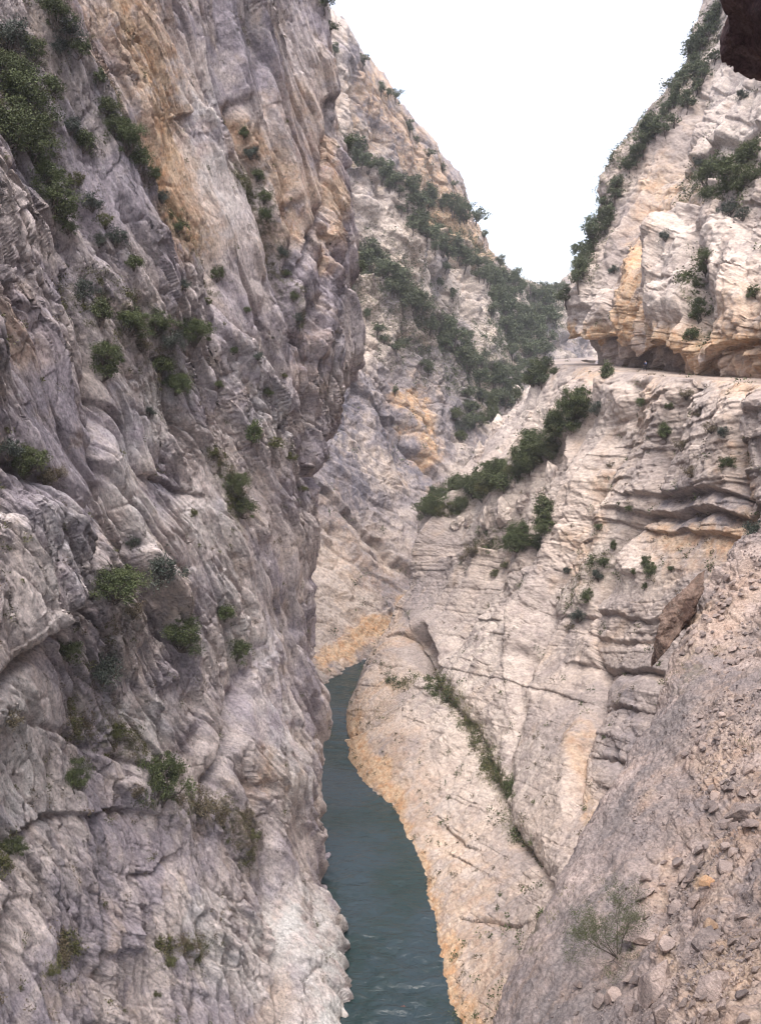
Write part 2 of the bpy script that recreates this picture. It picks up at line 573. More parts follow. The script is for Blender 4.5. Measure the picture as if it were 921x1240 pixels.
def recipe_mid(stage, P, s, a, b, px, py):
    c = np.stack([s, a, b], 1)
    low = np.clip(-P[:, 2] / 30, 0, 1)
    k = 1 - 0.5 * low
    sky = np.array([(398, 15), (440, 72), (500, 150), (555, 222), (597, 308), (655, 352), (705, 330)], float)
    k = k * np.clip((py - np.interp(px, sky[:, 0], sky[:, 1])) / 30, 0.5, 1)
    if stage == 0:
        d = 3.2 * fbm(P / 42, 3, 0.5, 42) * k
        d += 2.6 * ridged(P / np.array([14, 14, 36]), 4, 0.5, 8) * k
        v, e = facets(c / np.array([5.5, 11, 11]), 9)
        d += 1.0 * v * k
        v, e = facets(c / np.array([6.5, 40, 14]), 43, 0.5, 0.1)
        d += 2.4 * v * k - 1.5 * np.exp(-e * 22) * k
        v, e = facets(c / np.array([2.0, 6.0, 4.0]), 10)
        return d + (0.6 * v - 0.4 * np.exp(-e * 12)) * k
    v, e = facets(P / np.array([1.5, 1.5, 2.2]), 11)
    return 0.28 * v * k + 0.16 * fbm(P / 1.6, 4, 0.6, 45)


def recipe_scree(stage, P, s, a, b, px, py):
    crest = strokes(px, py, [([(600, 1260), (690, 1060), (745, 950), (800, 830)], 100, 1.0), ([(660, 1240), (740, 1080)], 80, 1.0)])
    k = 1 - 0.88 * crest
    if stage == 0:
        d = 0.7 * fbm(P / 7, 3, 0.5, 52)
        sets = ((1.5, 0.36, 12), (0.65, 0.19, 13))
    else:
        d = 0.05 * fbm(P / 0.6, 5, 0.62, 55) * (0.4 + crest) + 0.02 * fbm(P / 0.12, 3, 0.6, 57)
        sets = ((0.26, 0.07, 14), (0.12, 0.025, 22))
    for S, amp, sd in sets:
        w = P + 0.22 * S * np.stack([fbm(P / S, 2, 0.5, sd), fbm(P / S, 2, 0.5, sd + 1), fbm(P / S, 2, 0.5, sd + 2)], 1)
        v, e = facets(w / np.array([S, S, S * 0.6]), sd, 0.9)
        msk = np.clip(0.65 + 0.9 * fbm(P / (4 * S), 2, 0.5, sd * 2), 0.08, 1.3)
        d += amp * v * k * msk - amp * 0.5 * np.exp(-e * 10) * k * msk
    return d


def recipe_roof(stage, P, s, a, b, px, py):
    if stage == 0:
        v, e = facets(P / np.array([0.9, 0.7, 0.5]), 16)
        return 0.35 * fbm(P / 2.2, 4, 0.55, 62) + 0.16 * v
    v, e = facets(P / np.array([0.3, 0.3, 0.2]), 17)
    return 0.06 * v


STRUCT = lambda label, cat: {"kind": "structure", "label": label, "category": cat}

# ------------------------------------------------------------------ LEFT NEAR WALL
rows_py = [-170, 0, 200, 420, 515, 620, 800, 1000, 1150, 1300]
LT = [  # px -150, 0, 120, 240, 330, edge : world depth along the gorge
    (62, 74, 86, 98, 108, 118), (58, 70, 82, 95, 106, 115), (54, 66, 78, 91, 103, 113), (50, 61, 73, 87, 100, 113), (48.7, 59.3, 71.3, 85.3, 98.3, 111),
    (47, 57, 69, 83, 96, 108), (44, 53, 65, 79, 93, 106), (42, 50, 61, 74, 88, 102), (40, 47, 58, 70, 79, 85), (38, 45, 55, 65, 71, 74)]
edge_px = [376, 394, 405, 421, 396, 380, 380, 372, 398, 416]
cols = []
cols.append([('W', -62, -70, z) for z in (75, 55, 38, 12, 4, -5, -20, -38, -55, -72)])
cols.append([('W', -58 + 0.12 * (70 - z) * 0.5, -5, z) for z in (70, 48, 30, 10, 3, -6, -20, -38, -54, -72)])
for k, px in enumerate((-150, 0, 120, 240, 330)):
    cols.append([(px, py, LT[r][k]) for r, py in enumerate(rows_py)])
cols.append([(edge_px[r], py, LT[r][5]) for r, py in enumerate(rows_py)])
cols.append([(edge_px[r] - 14, py, LT[r][5] + 9) for r, py in enumerate(rows_py)])
cols.append([(edge_px[r] - 75, py, LT[r][5] + 34) for r, py in enumerate(rows_py)])
cols.append([(edge_px[r] - 190, py, LT[r][5] + 70) for r, py in enumerate(rows_py)])
left_feats = [
    ('s', [(50, -40), (85, 20), (120, 90), (185, 205), (235, 300), (300, 430), (385, 600)], -1.3, 26),
    ('g', [(50, -40), (85, 20), (120, 90), (185, 205), (235, 300), (300, 430)], 0.9, 5),
    ('s', [(262, -40), (275, 30), (300, 150), (330, 280), (360, 400), (380, 500), (385, 560)], 1.5, 26),
    ('g', [(295, 130), (315, 220), (330, 290), (350, 370), (365, 440)], 1.3, 7),
    ('s', [(300, 20), (318, 80), (322, 140), (340, 230), (352, 300), (350, 350)], 0.9, 18),
    ('g', [(345, 255), (352, 300), (352, 340), (368, 290), (385, 250)], 1.6, 6),
    ('g', [(400, 120), (402, 150), (393, 260), (388, 330), (380, 400)], 1.2, 6),
    ('s', [(395, 200), (385, 330), (375, 420), (378, 500)], 1.3, 16),
    ('g', [(378, 440), (382, 520), (386, 600), (384, 700)], 1.2, 7),
    ('g', [(92, 330), (112, 400), (121, 450), (122, 560), (150, 640), (165, 660)], 1.9, 6),
    ('s', [(92, 330), (112, 400), (121, 450), (122, 560), (150, 640), (200, 720)], 1.0, 24),
    ('n', [(120, 478), (150, 510), (178, 568), (205, 580), (240, 592)], 1.3, 7),
    
    ('g', [(0, 560), (55, 600), (90, 640), (85, 690), (85, 730), (40, 790), (0, 825)], 1.7, 9),
    ('b', [(20, 650), (45, 740)], 1.6, 45),
    ('n', [(0, 832), (25, 812), (55, 765), (80, 735)], 1.6, 9),
    ('s', [(0, 340), (30, 400), (50, 460), (80, 600)], -0.9, 26),
    ('g', [(0, 355), (18, 380), (36, 402)], 1.3, 7),
    ('g', [(150, 640), (190, 720), (235, 800), (255, 900)], 0.9, 9),
    ('s', [(150, 640), (190, 720), (235, 800), (255, 900)], 0.8, 28),
    ('g', [(300, 840), (285, 870), (276, 930), (268, 960)], 1.5, 7),
    ('s', [(310, 820), (300, 860), (278, 930)], 1.0, 18),
    ('n', [(45, 1000), (75, 985), (110, 990), (150, 980), (190, 985)], 1.1, 9),
    ('n', [(175, 1060), (195, 1058), (210, 1040)], 0.8, 7),
    ('g', [(302, 950), (318, 1040), (332, 1120), (338, 1240)], 1.4, 8),
    ('s', [(302, 950), (318, 1040), (332, 1120), (338, 1240)], 1.2, 34),
    ('g', [(215, 830), (222, 900), (218, 950)], 0.9, 8),
    ('g', [(125, 1000), (130, 1080), (118, 1240)], 0.9, 8),
    ('g', [(20, 1090), (22, 1160), (15, 1240)], 1.0, 8),
    ('g', [(235, 1110), (236, 1200), (235, 1260)], 0.6, 5),
    ('g', [(330, 660), (345, 680), (350, 780), (355, 900)], 0.9, 9),
    ('g', [(362, 560), (370, 640), (368, 760)], 0.8, 8),
    ('g', [(40, 300), (90, 420), (150, 560)], 0.9, 3), ('g', [(180, 300), (235, 420), (280, 540), (310, 640)], 0.8, 3),
    ('g', [(250, 360), (300, 480), (345, 600)], 0.8, 3), ('g', [(200, 440), (250, 560), (300, 700), (320, 800)], 0.9, 3),
    ('s', [(200, 440), (250, 560), (300, 700), (320, 800)], 0.6, 20), ('g', [(120, 560), (180, 640), (240, 720), (280, 800)], 0.9, 3),
    ('g', [(0, 200), (50, 290), (90, 380)], 0.9, 4), ('g', [(215, 20), (255, 120), (290, 240)], 0.6, 3), ('g', [(20, 860), (110, 900), (190, 930)], 0.6, 4),
    ('s', [(60, 250), (130, 360), (200, 470)], 0.7, 16), ('g', [(330, 60), (350, 140), (380, 240)], 0.6, 3),
]
left_tints = {
    "orange": [([(100, -30), (140, 20)], 38, .55), ([(165, 0), (200, 90), (215, 170), (212, 260), (235, 290)], 36, .95),
               ([(120, 60), (150, 120)], 18, .6), ([(215, 130), (222, 160), (215, 230)], 12, 1.0), ([(300, 150), (330, 200), (345, 270), (350, 290)], 22, .8),
               ([(350, 120), (375, 200), (352, 280)], 34, .6), ([(395, 150), (395, 260), (385, 330)], 12, .75), ([(20, 420), (10, 380)], 30, .55),
               ([(395, 100), (400, 60)], 18, .5), ([(365, 400), (385, 470)], 18, .4), ([(315, 900), (318, 960)], 12, .6), ([(0, 410), (30, 430)], 25, .4),
               ([(410, 1240), (412, 1190)], 14, .35)],
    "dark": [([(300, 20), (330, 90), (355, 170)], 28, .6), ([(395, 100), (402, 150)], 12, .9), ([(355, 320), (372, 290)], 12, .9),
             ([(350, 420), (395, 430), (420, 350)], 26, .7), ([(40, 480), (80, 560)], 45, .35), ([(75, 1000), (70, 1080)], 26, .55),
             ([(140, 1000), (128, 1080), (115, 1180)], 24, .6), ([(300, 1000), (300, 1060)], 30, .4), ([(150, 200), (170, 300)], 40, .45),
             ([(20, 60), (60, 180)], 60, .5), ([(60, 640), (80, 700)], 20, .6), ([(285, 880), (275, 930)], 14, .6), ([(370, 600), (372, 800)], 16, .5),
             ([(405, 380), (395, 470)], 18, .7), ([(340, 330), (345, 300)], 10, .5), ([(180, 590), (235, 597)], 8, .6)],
    "pale": [([(20, 860), (40, 980)], 50, .6), ([(340, 1120), (390, 1160), (385, 1240)], 46, .9), ([(170, 850), (200, 880)], 28, .6),
             ([(40, 640), (40, 720)], 40, .4), ([(250, 640), (300, 780)], 40, .4), ([(205, 480), (160, 540), (170, 640)], 40, .4),
             ([(330, 860), (345, 960)], 24, .4), ([(300, 440), (340, 520)], 34, .4), ([(240, 1110), (280, 1180)], 34, .5), ([(250, 120), (270, 250)], 30, .4)],
    "moss": [([(230, 970), (265, 985)], 24, .8), ([(120, 860), (160, 900)], 24, .8), ([(200, 1150), (235, 1140)], 14, 1), ([(60, 1170), (85, 1140)], 14, .9),
             ([(270, 560), (290, 620)], 14, .9), ([(30, 60), (60, 150)], 50, .6), ([(110, 360), (210, 440)], 40, .6), ([(300, 200), (330, 300), (355, 380)], 10, .8),
             ([(130, 100), (190, 220), (260, 340)], 16, .7), ([(290, 990), (300, 1040)], 14, .7), ([(0, 1020), (10, 1050)], 14, .7), ([(150, 750), (120, 810)], 30, .5)],
}
for c in cols:                    # the foot of the wall runs on down below the water
    p = resolve(c[-1])
    c.append(('W', p[0] + 3.0, p[1] - 3.0, min(p[2] - 3.0, -76.0)))
nb_left = frame_from((.52, .61, .39), (.29, .33, -.89))
build_surface("gorge_cliff", cols, nb_left, recipe_left, left_feats, left_tints, M_left,
              STRUCT("tall grey limestone cliff with steep slanting beds rising straight from the river", "cliff"), hidden=(0, 1, 8, 9), res=(2.1, 0.7))

# ------------------------------------------------------------------ MIDDLE WALL beyond the bend, and the wooded far slope
mid = []
mid_rows = [
    [(330, -60, 272), (330, 120, 262), (330, 300, 250), (330, 480, 225), (330, 640, 200), (330, 760, 187), ('w', 330, 842), ('u', 330, 842)],
    [(398, 15, 285), (402, 150, 276), (405, 310, 262), (405, 480, 236), (400, 640, 209), (395, 760, 190), ('w', 390, 825), ('u', 390, 825)],
    [(440, 72, 305), (450, 190, 295), (455, 330, 278), (450, 480, 250), (445, 620, 222), (442, 730, 201), ('w', 442, 799), ('u', 442, 799)],
    [(500, 150, 330), (510, 250, 318), (515, 360, 300), (505, 480, 272), (492, 600, 240), (484, 700, 215), ('w', 478, 785), ('u', 478, 785)],
    [(555, 222, 360), (562, 310, 348), (565, 390, 326), (560, 480, 292), (548, 590, 255), (535, 690, 226), ('w', 520, 775), ('u', 520, 775)],
    [(597, 308, 395), (603, 350, 380), (610, 410, 352), (610, 480, 318), (600, 580, 275), (585, 680, 242), ('w', 575, 765), ('u', 575, 765)],
    [(655, 352, 440), (655, 385, 415), (660, 430, 388), (660, 490, 348), (650, 570, 300), (640, 660, 262), ('w', 630, 757), ('u', 630, 757)],
    [(705, 330, 480), (710, 380, 450), (720, 440, 420), (720, 500, 380), (710, 580, 330), (700, 660, 290), ('w', 690, 750), ('u', 690, 750)],
    [(800, 310, 520), (800, 380, 490), (810, 440, 450), (810, 500, 410), (800, 580, 360), (790, 660, 320), ('w', 780, 745), ('u', 780, 745)],
]
for c in mid_rows:
    top = resolve(c[0])
    back = at(c[0][0] - 5, c[0][1] + 12, c[0][2] + 40)
    back2 = at(c[0][0] - 10, c[0][1] + 90, c[0][2] + 170)
    mid.append([('W', *back2), ('W', *back)] + c)
mid_feats = [
    ('s', [(415, 195), (450, 215), (500, 250), (545, 290), (600, 335)], -4.0, 24),
    ('s', [(428, 330), (470, 360), (520, 400), (560, 450)], -4.5, 26),
    ('s', [(470, 230), (500, 300), (520, 340), (545, 400)], -3.0, 18),
    ('b', [(470, 260), (490, 330), (500, 380)], 4.0, 24),
    ('b', [(540, 275), (565, 295)], 3.0, 20),
    ('b', [(568, 350), (580, 400), (585, 440)], 5, 12),
    ('g', [(498, 290), (520, 330), (540, 380), (548, 430)], 3.5, 9),
    ('g', [(462, 470), (485, 520), (510, 560), (540, 590)], 2.5, 5),
    ('n', [(392, 590), (420, 620), (455, 655), (485, 680), (512, 698)], 3.2, 12),
    ('n', [(475, 510), (500, 545), (535, 580)], 2.2, 7),
    ('g', [(405, 640), (430, 680), (460, 715), (480, 735)], 1.5, 6),
    ('g', [(430, 90), (450, 150), (470, 190)], 2.0, 7),
    ('s', [(395, 780), (420, 765), (450, 745), (470, 735)], -1.3, 10),
    ('b', [(655, 400), (662, 420)], 5, 8), ('b', [(690, 380), (700, 420)], 4, 10), ('b', [(640, 420), (648, 440)], 4, 7),
]
mid_tints = {
    "orange": [([(425, 120), (440, 200), (455, 170)], 18, .55), ([(530, 265), (560, 280), (585, 305)], 26, .95), ([(425, 290), (440, 320)], 16, .9), ([(490, 330), (480, 300)], 18, .3),
               ([(490, 480), (505, 520), (515, 550)], 14, 1.0), ([(395, 800), (430, 780), (470, 755), (490, 745)], 17, 1.4), ([(520, 590), (530, 620)], 12, .5), ([(450, 100), (500, 180), (540, 235), (580, 300)], 20, .75),
               ([(410, 640), (440, 700), (470, 690)], 30, .35)],
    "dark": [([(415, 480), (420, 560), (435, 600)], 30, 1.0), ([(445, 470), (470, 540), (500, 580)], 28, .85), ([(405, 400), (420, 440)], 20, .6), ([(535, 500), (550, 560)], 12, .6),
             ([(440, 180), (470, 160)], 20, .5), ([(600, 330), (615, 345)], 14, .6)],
    "pale": [([(480, 300), (495, 350)], 24, .9), ([(430, 240), (440, 270)], 24, .8), ([(400, 680), (440, 640), (480, 660)], 40, .5), ([(580, 370), (585, 420)], 12, .9), ([(440, 400), (460, 430)], 20, .5)],
    "moss": [([(430, 320), (560, 450), (600, 420), (650, 380)], 50, .8), ([(420, 180), (600, 330)], 22, .8)],
}
build_surface("mountain_ridge", mid, frame_from((.55, .35, .72), (.6, .5, -.6)), recipe_mid, mid_feats, mid_tints, M_mid,
              STRUCT("far limestone ridge closing the gorge, with wooded ledges and orange patches", "ridge"), hidden=(7,))

# ------------------------------------------------------------------ RIGHT WALL below the path
rc = [
    [(720, 436, 300), (690, 500, 290), (650, 560, 275), (600, 640, 258), (560, 720, 238), (520, 770, 218), ('w', 500, 792), ('u', 500, 792)],
    [(668, 434, 245), (625, 500, 232), (575, 565, 219), (532, 640, 205), (516, 715, 192), (485, 770, 180), ('w', 448, 812), ('u', 448, 812)],
    [(672, 437, 205), (632, 505, 198), (568, 575, 191), (520, 640, 183), (510, 715, 174), (468, 790, 163), ('w', 424, 882), ('u', 424, 882)],
    [(694, 440, 178), (665, 512, 172), (622, 592, 165), (592, 682, 158), (560, 780, 149), (505, 865, 139), ('w', 460, 962), ('u', 460, 962)],
    [(745, 447, 150), (722, 530, 145), (692, 620, 139), (660, 722, 132), (620, 830, 123), (565, 945, 114), ('w', 506, 1055), ('u', 506, 1055)],
    [(800, 455, 125), (790, 540, 121), (765, 640, 116), (735, 752, 110), (690, 880, 102), (615, 1040, 93), ('w', 538, 1190), ('u', 538, 1190)],
    [(870, 462, 108), (866, 550, 104), (850, 650, 99), (820, 780, 93), (768, 930, 86), (680, 1110, 78), ('w', 588, 1330), ('u', 588, 1330)],
    [(935, 466, 96), (940, 560, 92), (932, 680, 87), (910, 820, 81), (862, 985, 74), (765, 1190, 67), ('w', 660, 1480), ('u', 660, 1480)],
    [(1050, 470, 82), (1062, 570, 79), (1062, 700, 75), (1040, 850, 69), (995, 1030, 63), (890, 1250, 56), ('w', 760, 1700), ('u', 760, 1700)],
    [('W', 50, 52, -1.7), ('W', 47, 50, -10), ('W', 42, 48, -20), ('W', 36, 46, -32), ('W', 29, 44, -44), ('W', 22, 42, -55), ('W', 15, 40, -65), ('W', 13, 40, -71)],
    [('W', 34, 20, -1.7), ('W', 31, 20, -10), ('W', 27, 20, -20), ('W', 23, 20, -32), ('W', 19, 20, -44), ('W', 15, 20, -55), ('W', 11, 20, -65), ('W', 9, 20, -71)],
]
cols = []
for k, c in enumerate(rc):
    p = resolve(c[0])
    inn = (9.0, 1.5) if k < 9 else (9.0, 3.0)
    cols.append([('W', p[0] + inn[0], p[1] + inn[1], p[2] + 0.1)] + c)
right_feats = [
    ('s', [(515, 622), (545, 607), (590, 587), (640, 560), (690, 522), (708, 485)], -3.2, 22),
    ('s', [(560, 500), (600, 470), (650, 440)], -2.0, 14),
    ('s', [(555, 672), (610, 662), (650, 642), (690, 600), (702, 560)], -2.2, 16),
    ('g', [(775, 470), (752, 560), (708, 650), (668, 730), (640, 820)], 2.2, 8),
    ('g', [(742, 470), (720, 540), (690, 610), (655, 690)], 1.8, 7),
    ('s', [(742, 470), (720, 540), (690, 610), (655, 690), (630, 780)], 1.4, 20),
    ('g', [(838, 470), (808, 560), (792, 600), (748, 665), (715, 730), (700, 760)], 2.0, 8),
    ('s', [(838, 470), (808, 560), (792, 600), (748, 665), (715, 730)], -1.2, 18),
    ('n', [(782, 597), (830, 592), (905, 604)], 2.0, 12),
    ('n', [(778, 620), (830, 616), (900, 628)], 2.4, 12),
    ('n', [(785, 640), (840, 646), (890, 650)], 1.2, 26),
    
    ('n', [(695, 744), (740, 740), (792, 750)], 1.1, 8),
    ('n', [(715, 766), (790, 770)], 0.8, 6),
    ('n', [(708, 800), (750, 802), (800, 808)], 1.4, 9),
    ('g', [(712, 800), (702, 880), (692, 965)], 1.0, 7),
    ('s', [(712, 800), (702, 880), (690, 965)], -1.2, 30),
    ('n', [(727, 850), (760, 855)], 0.8, 6), ('n', [(725, 912), (755, 918)], 0.9, 6),
    ('n', [(505, 765), (518, 760), (532, 795)], 3.0, 10),
    ('g', [(510, 770), (520, 800)], 3.0, 10),
    ('g', [(515, 790), (532, 825), (575, 880), (600, 950), (622, 1010), (668, 1065)], 1.2, 12),
    ('s', [(515, 790), (532, 825), (575, 880), (600, 950), (622, 1010), (668, 1065)], 0.9, 24),
    ('g', [(640, 800), (615, 900), (610, 990)], 0.9, 7),
    ('n', [(465, 890), (440, 893), (425, 895)], 1.2, 7),
    ('g', [(905, 480), (908, 540), (905, 600)], 1.8, 8),
    ('n', [(540, 1000), (560, 1015)], 0.6, 7), ('n', [(575, 1110), (625, 1118)], 0.6, 7),
]
right_tints = {
    "orange": [([(795, 645), (850, 655), (890, 650)], 22, .8), ([(800, 685), (860, 680)], 18, .45), ([(880, 660), (895, 655)], 12, 1.0), ([(760, 560), (735, 600), (700, 700)], 12, .5),
               ([(430, 880), (440, 920), (475, 970), (500, 1050), (525, 1120), (545, 1210), (560, 1250)], 18, 1.25), ([(430, 870), (470, 840)], 20, .6), ([(450, 800), (480, 760)], 24, .5),
               ([(800, 470), (780, 530)], 22, .4), ([(905, 540), (905, 640)], 14, .7), ([(700, 880), (700, 980)], 10, .6), ([(880, 470), (910, 470)], 16, .7), ([(700, 450), (740, 455)], 14, .6),
               ([(550, 1080), (590, 1220)], 70, .45), ([(470, 920), (540, 1040)], 50, .45), ([(445, 850), (480, 900)], 30, .45)],
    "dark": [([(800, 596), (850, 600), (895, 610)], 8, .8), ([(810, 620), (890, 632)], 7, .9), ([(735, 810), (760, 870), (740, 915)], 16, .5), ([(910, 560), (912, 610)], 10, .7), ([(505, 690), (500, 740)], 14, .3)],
    "pale": [([(600, 760), (560, 860), (600, 930)], 60, .75), ([(770, 500), (740, 600), (700, 720)], 36, .6), ([(560, 800), (540, 860)], 40, .7), ([(570, 620), (650, 600)], 30, .8), ([(700, 470), (690, 520)], 24, .8), ([(560, 960), (540, 1040)], 36, .6),
             ([(850, 500), (890, 560)], 40, .4), ([(730, 700), (780, 690)], 26, .6), ([(600, 500), (650, 480)], 30, .7)],
    "moss": [([(525, 820), (570, 880), (597, 950)], 11, 1.0), ([(520, 610), (600, 580), (690, 510)], 18, .8), ([(600, 660), (650, 640)], 16, .8), ([(560, 660), (600, 655)], 14, .6), ([(690, 740), (735, 670)], 8, .7), ([(600, 980), (640, 1020)], 10, .6), ([(500, 820), (480, 830)], 12, .5)],
}
build_surface("gorge_cliff", cols, frame_from((-.05, .28, 1), (.2, 1, 0)), recipe_right, right_feats, right_tints, M_right,
              STRUCT("pale stratified limestone slope falling from the cut path down to the river", "cliff"), hidden=(8, 9), warp=0.45,
              cap=lambda D: np.interp(D[:, 1], [82, 96, 125, 178, 245, 300], [-1.75, -1.6, -0.8, 1.0, 3.0, 5.0]))

# ------------------------------------------------------------------ RIGHT WALL above the path
uc = [
    [(1010, -170, 275), (965, 35, 262), (905, 125, 256), (840, 215, 250), (800, 290, 246), (775, 350, 243), (745, 412, 238), (742, 436, 235)],
    [(885, -170, 222), (864, 26, 212), (806, 122, 205), (752, 215, 200), (716, 292, 195), (694, 350, 190), (684, 408, 184), (690, 438, 181)],
    [(925, -170, 195), (886, 50, 187), (840, 146, 181), (796, 240, 175), (768, 310, 168), (752, 360, 162), (750, 412, 153), (755, 446, 151)],
    [(965, -170, 165), (925, 80, 156), (884, 180, 150), (852, 260, 145), (832, 330, 138), (818, 380, 132), (806, 424, 125), (806, 454, 125)],
    [(1020, -170, 142), (976, 80, 136), (946, 180, 130), (925, 270, 125), (905, 340, 118), (890, 390, 113), (880, 430, 109), (877, 461, 109)],
    [(1095, -170, 122), (1055, 80, 116), (1032, 180, 110), (1010, 270, 106), (985, 340, 101), (965, 390, 98), (955, 430, 95), (945, 466, 96)],
    [(1180, -170, 102), (1140, 80, 99), (1120, 180, 95), (1102, 270, 91), (1082, 340, 87), (1072, 390, 85), (1065, 430, 83), (1060, 470, 83)],
    [('W', 74, 52, 60), ('W', 68, 52, 38), ('W', 63, 52, 28), ('W', 59, 52, 18), ('W', 56, 52, 11), ('W', 54, 52, 6), ('W', 52, 52, 2), ('W', 51, 52, -2)],
    [('W', 50, 16, 70), ('W', 44, 16, 38), ('W', 40, 16, 28), ('W', 37, 16, 18), ('W', 35, 16, 11), ('W', 34, 16, 6), ('W', 34, 16, 2), ('W', 34, 16, -2)],
    [('W', 32, -6, 80), ('W', 26, -6, 44), ('W', 22, -6, 30), ('W', 18, -6, 19), ('W', 14, -6, 11), ('W', 12, -6, 6), ('W', 11, -6, 2), ('W', 11, -6, -3)],
    [('W', 36, -80, 80), ('W', 30, -80, 44), ('W', 25, -80, 30), ('W', 20, -80, 19), ('W', 16, -80, 11), ('W', 13, -80, 6), ('W', 12, -80, 2), ('W', 12, -80, -3)],
]
cols = []
for k, c in enumerate(uc):
    pts = [resolve(e) for e in c]
    if k < 7:      # the cliff foot stands back from the outer edge of the path
        pts[-1] = pts[-1] + np.array([4.6, 1.2, -0.4])
        pts[-2] = pts[-2] + np.array([2.4, 0.6, 0])
    low = pts[-1] + np.array([0.5, 0, -5])
    top = pts[0] + np.array([30, 5, 6])
    cols.append([('W', *top)] + [('W', *p) for p in pts] + [('W', *low)])
upper_feats = [
    ('n', [(684, 414), (700, 409), (718, 413), (732, 408), (748, 417), (764, 420)], 5.0, 22),
    ('n', [(790, 420), (800, 415), (808, 424)], 5.0, 22),
    ('n', [(860, 438), (872, 424), (890, 416), (925, 418)], 2.6, 12),
    ('b', [(820, 425), (850, 440)], 1.2, 26),
    ('g', [(862, 295), (850, 350), (842, 415)], 2.4, 9),
    ('g', [(800, 250), (778, 330), (770, 420)], 1.8, 8),
    ('s', [(812, 288), (842, 258), (880, 240), (925, 220)], -3.2, 22),
    ('s', [(838, 205), (880, 178), (925, 160)], 1.6, 14),
    ('g', [(835, 190), (810, 250), (780, 300)], 1.6, 8),
    ('b', [(820, 300), (815, 360)], 2.2, 26),
    ('b', [(895, 300), (890, 360)], 1.8, 20),
    ('g', [(745, 330), (735, 380), (722, 410)], 1.6, 7),
    ('g', [(700, 400), (712, 360), (735, 300)], 1.2, 6),
    ('g', [(848, 80), (845, 140), (840, 185)], 1.2, 5),
    ('s', [(870, 80), (848, 150), (840, 190)], 1.2, 16),
    ('n', [(845, 110), (915, 116)], 0.9, 7), ('n', [(850, 150), (910, 156)], 0.7, 7),
]
upper_tints = {
    "orange": [([(770, 300), (765, 350), (762, 400)], 20, 1.1), ([(800, 230), (790, 280), (775, 330)], 24, .75), ([(690, 405), (730, 412), (760, 410)], 13, 1.2), ([(800, 410), (830, 420), (900, 400)], 26, 1.0),
               ([(890, 430), (921, 440)], 24, .9), ([(820, 205), (830, 240)], 18, .6), ([(880, 380), (921, 360)], 20, .5), ([(830, 440), (860, 450)], 20, .7)],
    "dark": [([(770, 270), (758, 300)], 10, .6), ([(870, 440), (921, 430)], 10, .5)],
    "pale": [([(880, 60), (900, 150)], 50, .9), ([(820, 290), (815, 370)], 34, .8), ([(720, 350), (705, 400)], 22, .7), ([(900, 300), (885, 350)], 28, .8)],
    "moss": [([(840, 220), (900, 200), (921, 240)], 26, .7), ([(850, 320), (840, 410)], 8, .8), ([(690, 345), (750, 215), (865, 35)], 14, .8)],
}
build_surface("gorge_cliff", cols, frame_from((-.12, -.10, 1), (.2, 1, 0)), recipe_upper, upper_feats, upper_tints, M_right,
              STRUCT("pale upper cliff with orange stains hanging over the cut path", "cliff"), hidden=(0, 7, 8, 9), warp=0.5)

# ------------------------------------------------------------------ NEAR SCREE SPUR
back = [(640, 1420, 32), (690, 1270, 36), (760, 1090, 40), (812, 975, 43), (852, 855, 46), (900, 775, 48), (975, 690, 52), (1065, 600, 56)]
crest = [(536, 1420, 17.5), (604, 1240, 22), (690, 1040, 28), (745, 930, 32), (792, 812, 36), (852, 728, 39), (921, 652, 42), (1010, 560, 46)]
midl = [(690, 1420, 13), (765, 1240, 16), (808, 1090, 20), (838, 980, 24), (866, 870, 28), (908, 775, 33), (962, 695, 37), (1050, 595, 42)]
rgt = [(880, 1420, 8.8), (925, 1255, 11), (950, 1140, 14), (960, 1040, 17.5), (978, 940, 21.5), (1004, 845, 26), (1042, 755, 31), (1120, 645, 37)]
far_ = [('W', 7.5, 3, -6.5), ('W', 8.5, 7, -6), ('W', 11, 11, -5.6), ('W', 13, 14.5, -5), ('W', 15.5, 18.5, -4.2), ('W', 18.5, 23, -3.2), ('W', 22, 28, -2.2), ('W', 26, 34, -1.2)]
top_ = [('W', 10, 0, -1.7), ('W', 13, 5, -1.7), ('W', 17, 9, -1.7), ('W', 20, 13, -1.7), ('W', 23, 18, -1.7), ('W', 27, 23, -1.6), ('W', 31, 28, -1.5), ('W', 35, 34, -1.2)]
cols = []
for k in range(8):
    b0 = resolve(back[k])
    low = b0 + np.array([-2, 6, -32])
    cols.append([('W', *low), back[k], crest[k], midl[k], rgt[k], far_[k], top_[k]])
scree_feats = [
    
    ('s', [(700, 1170), (760, 1150), (770, 1120), (800, 1090), (860, 1020), (921, 980)], -0.18, 22),
    ('g', [(765, 1160), (790, 1125), (800, 1085)], 0.3, 6),
    ('g', [(640, 1240), (700, 1190), (735, 1160)], 0.15, 10),
    ('n', [(860, 985), (885, 965), (900, 950)], 0.2, 7),
]
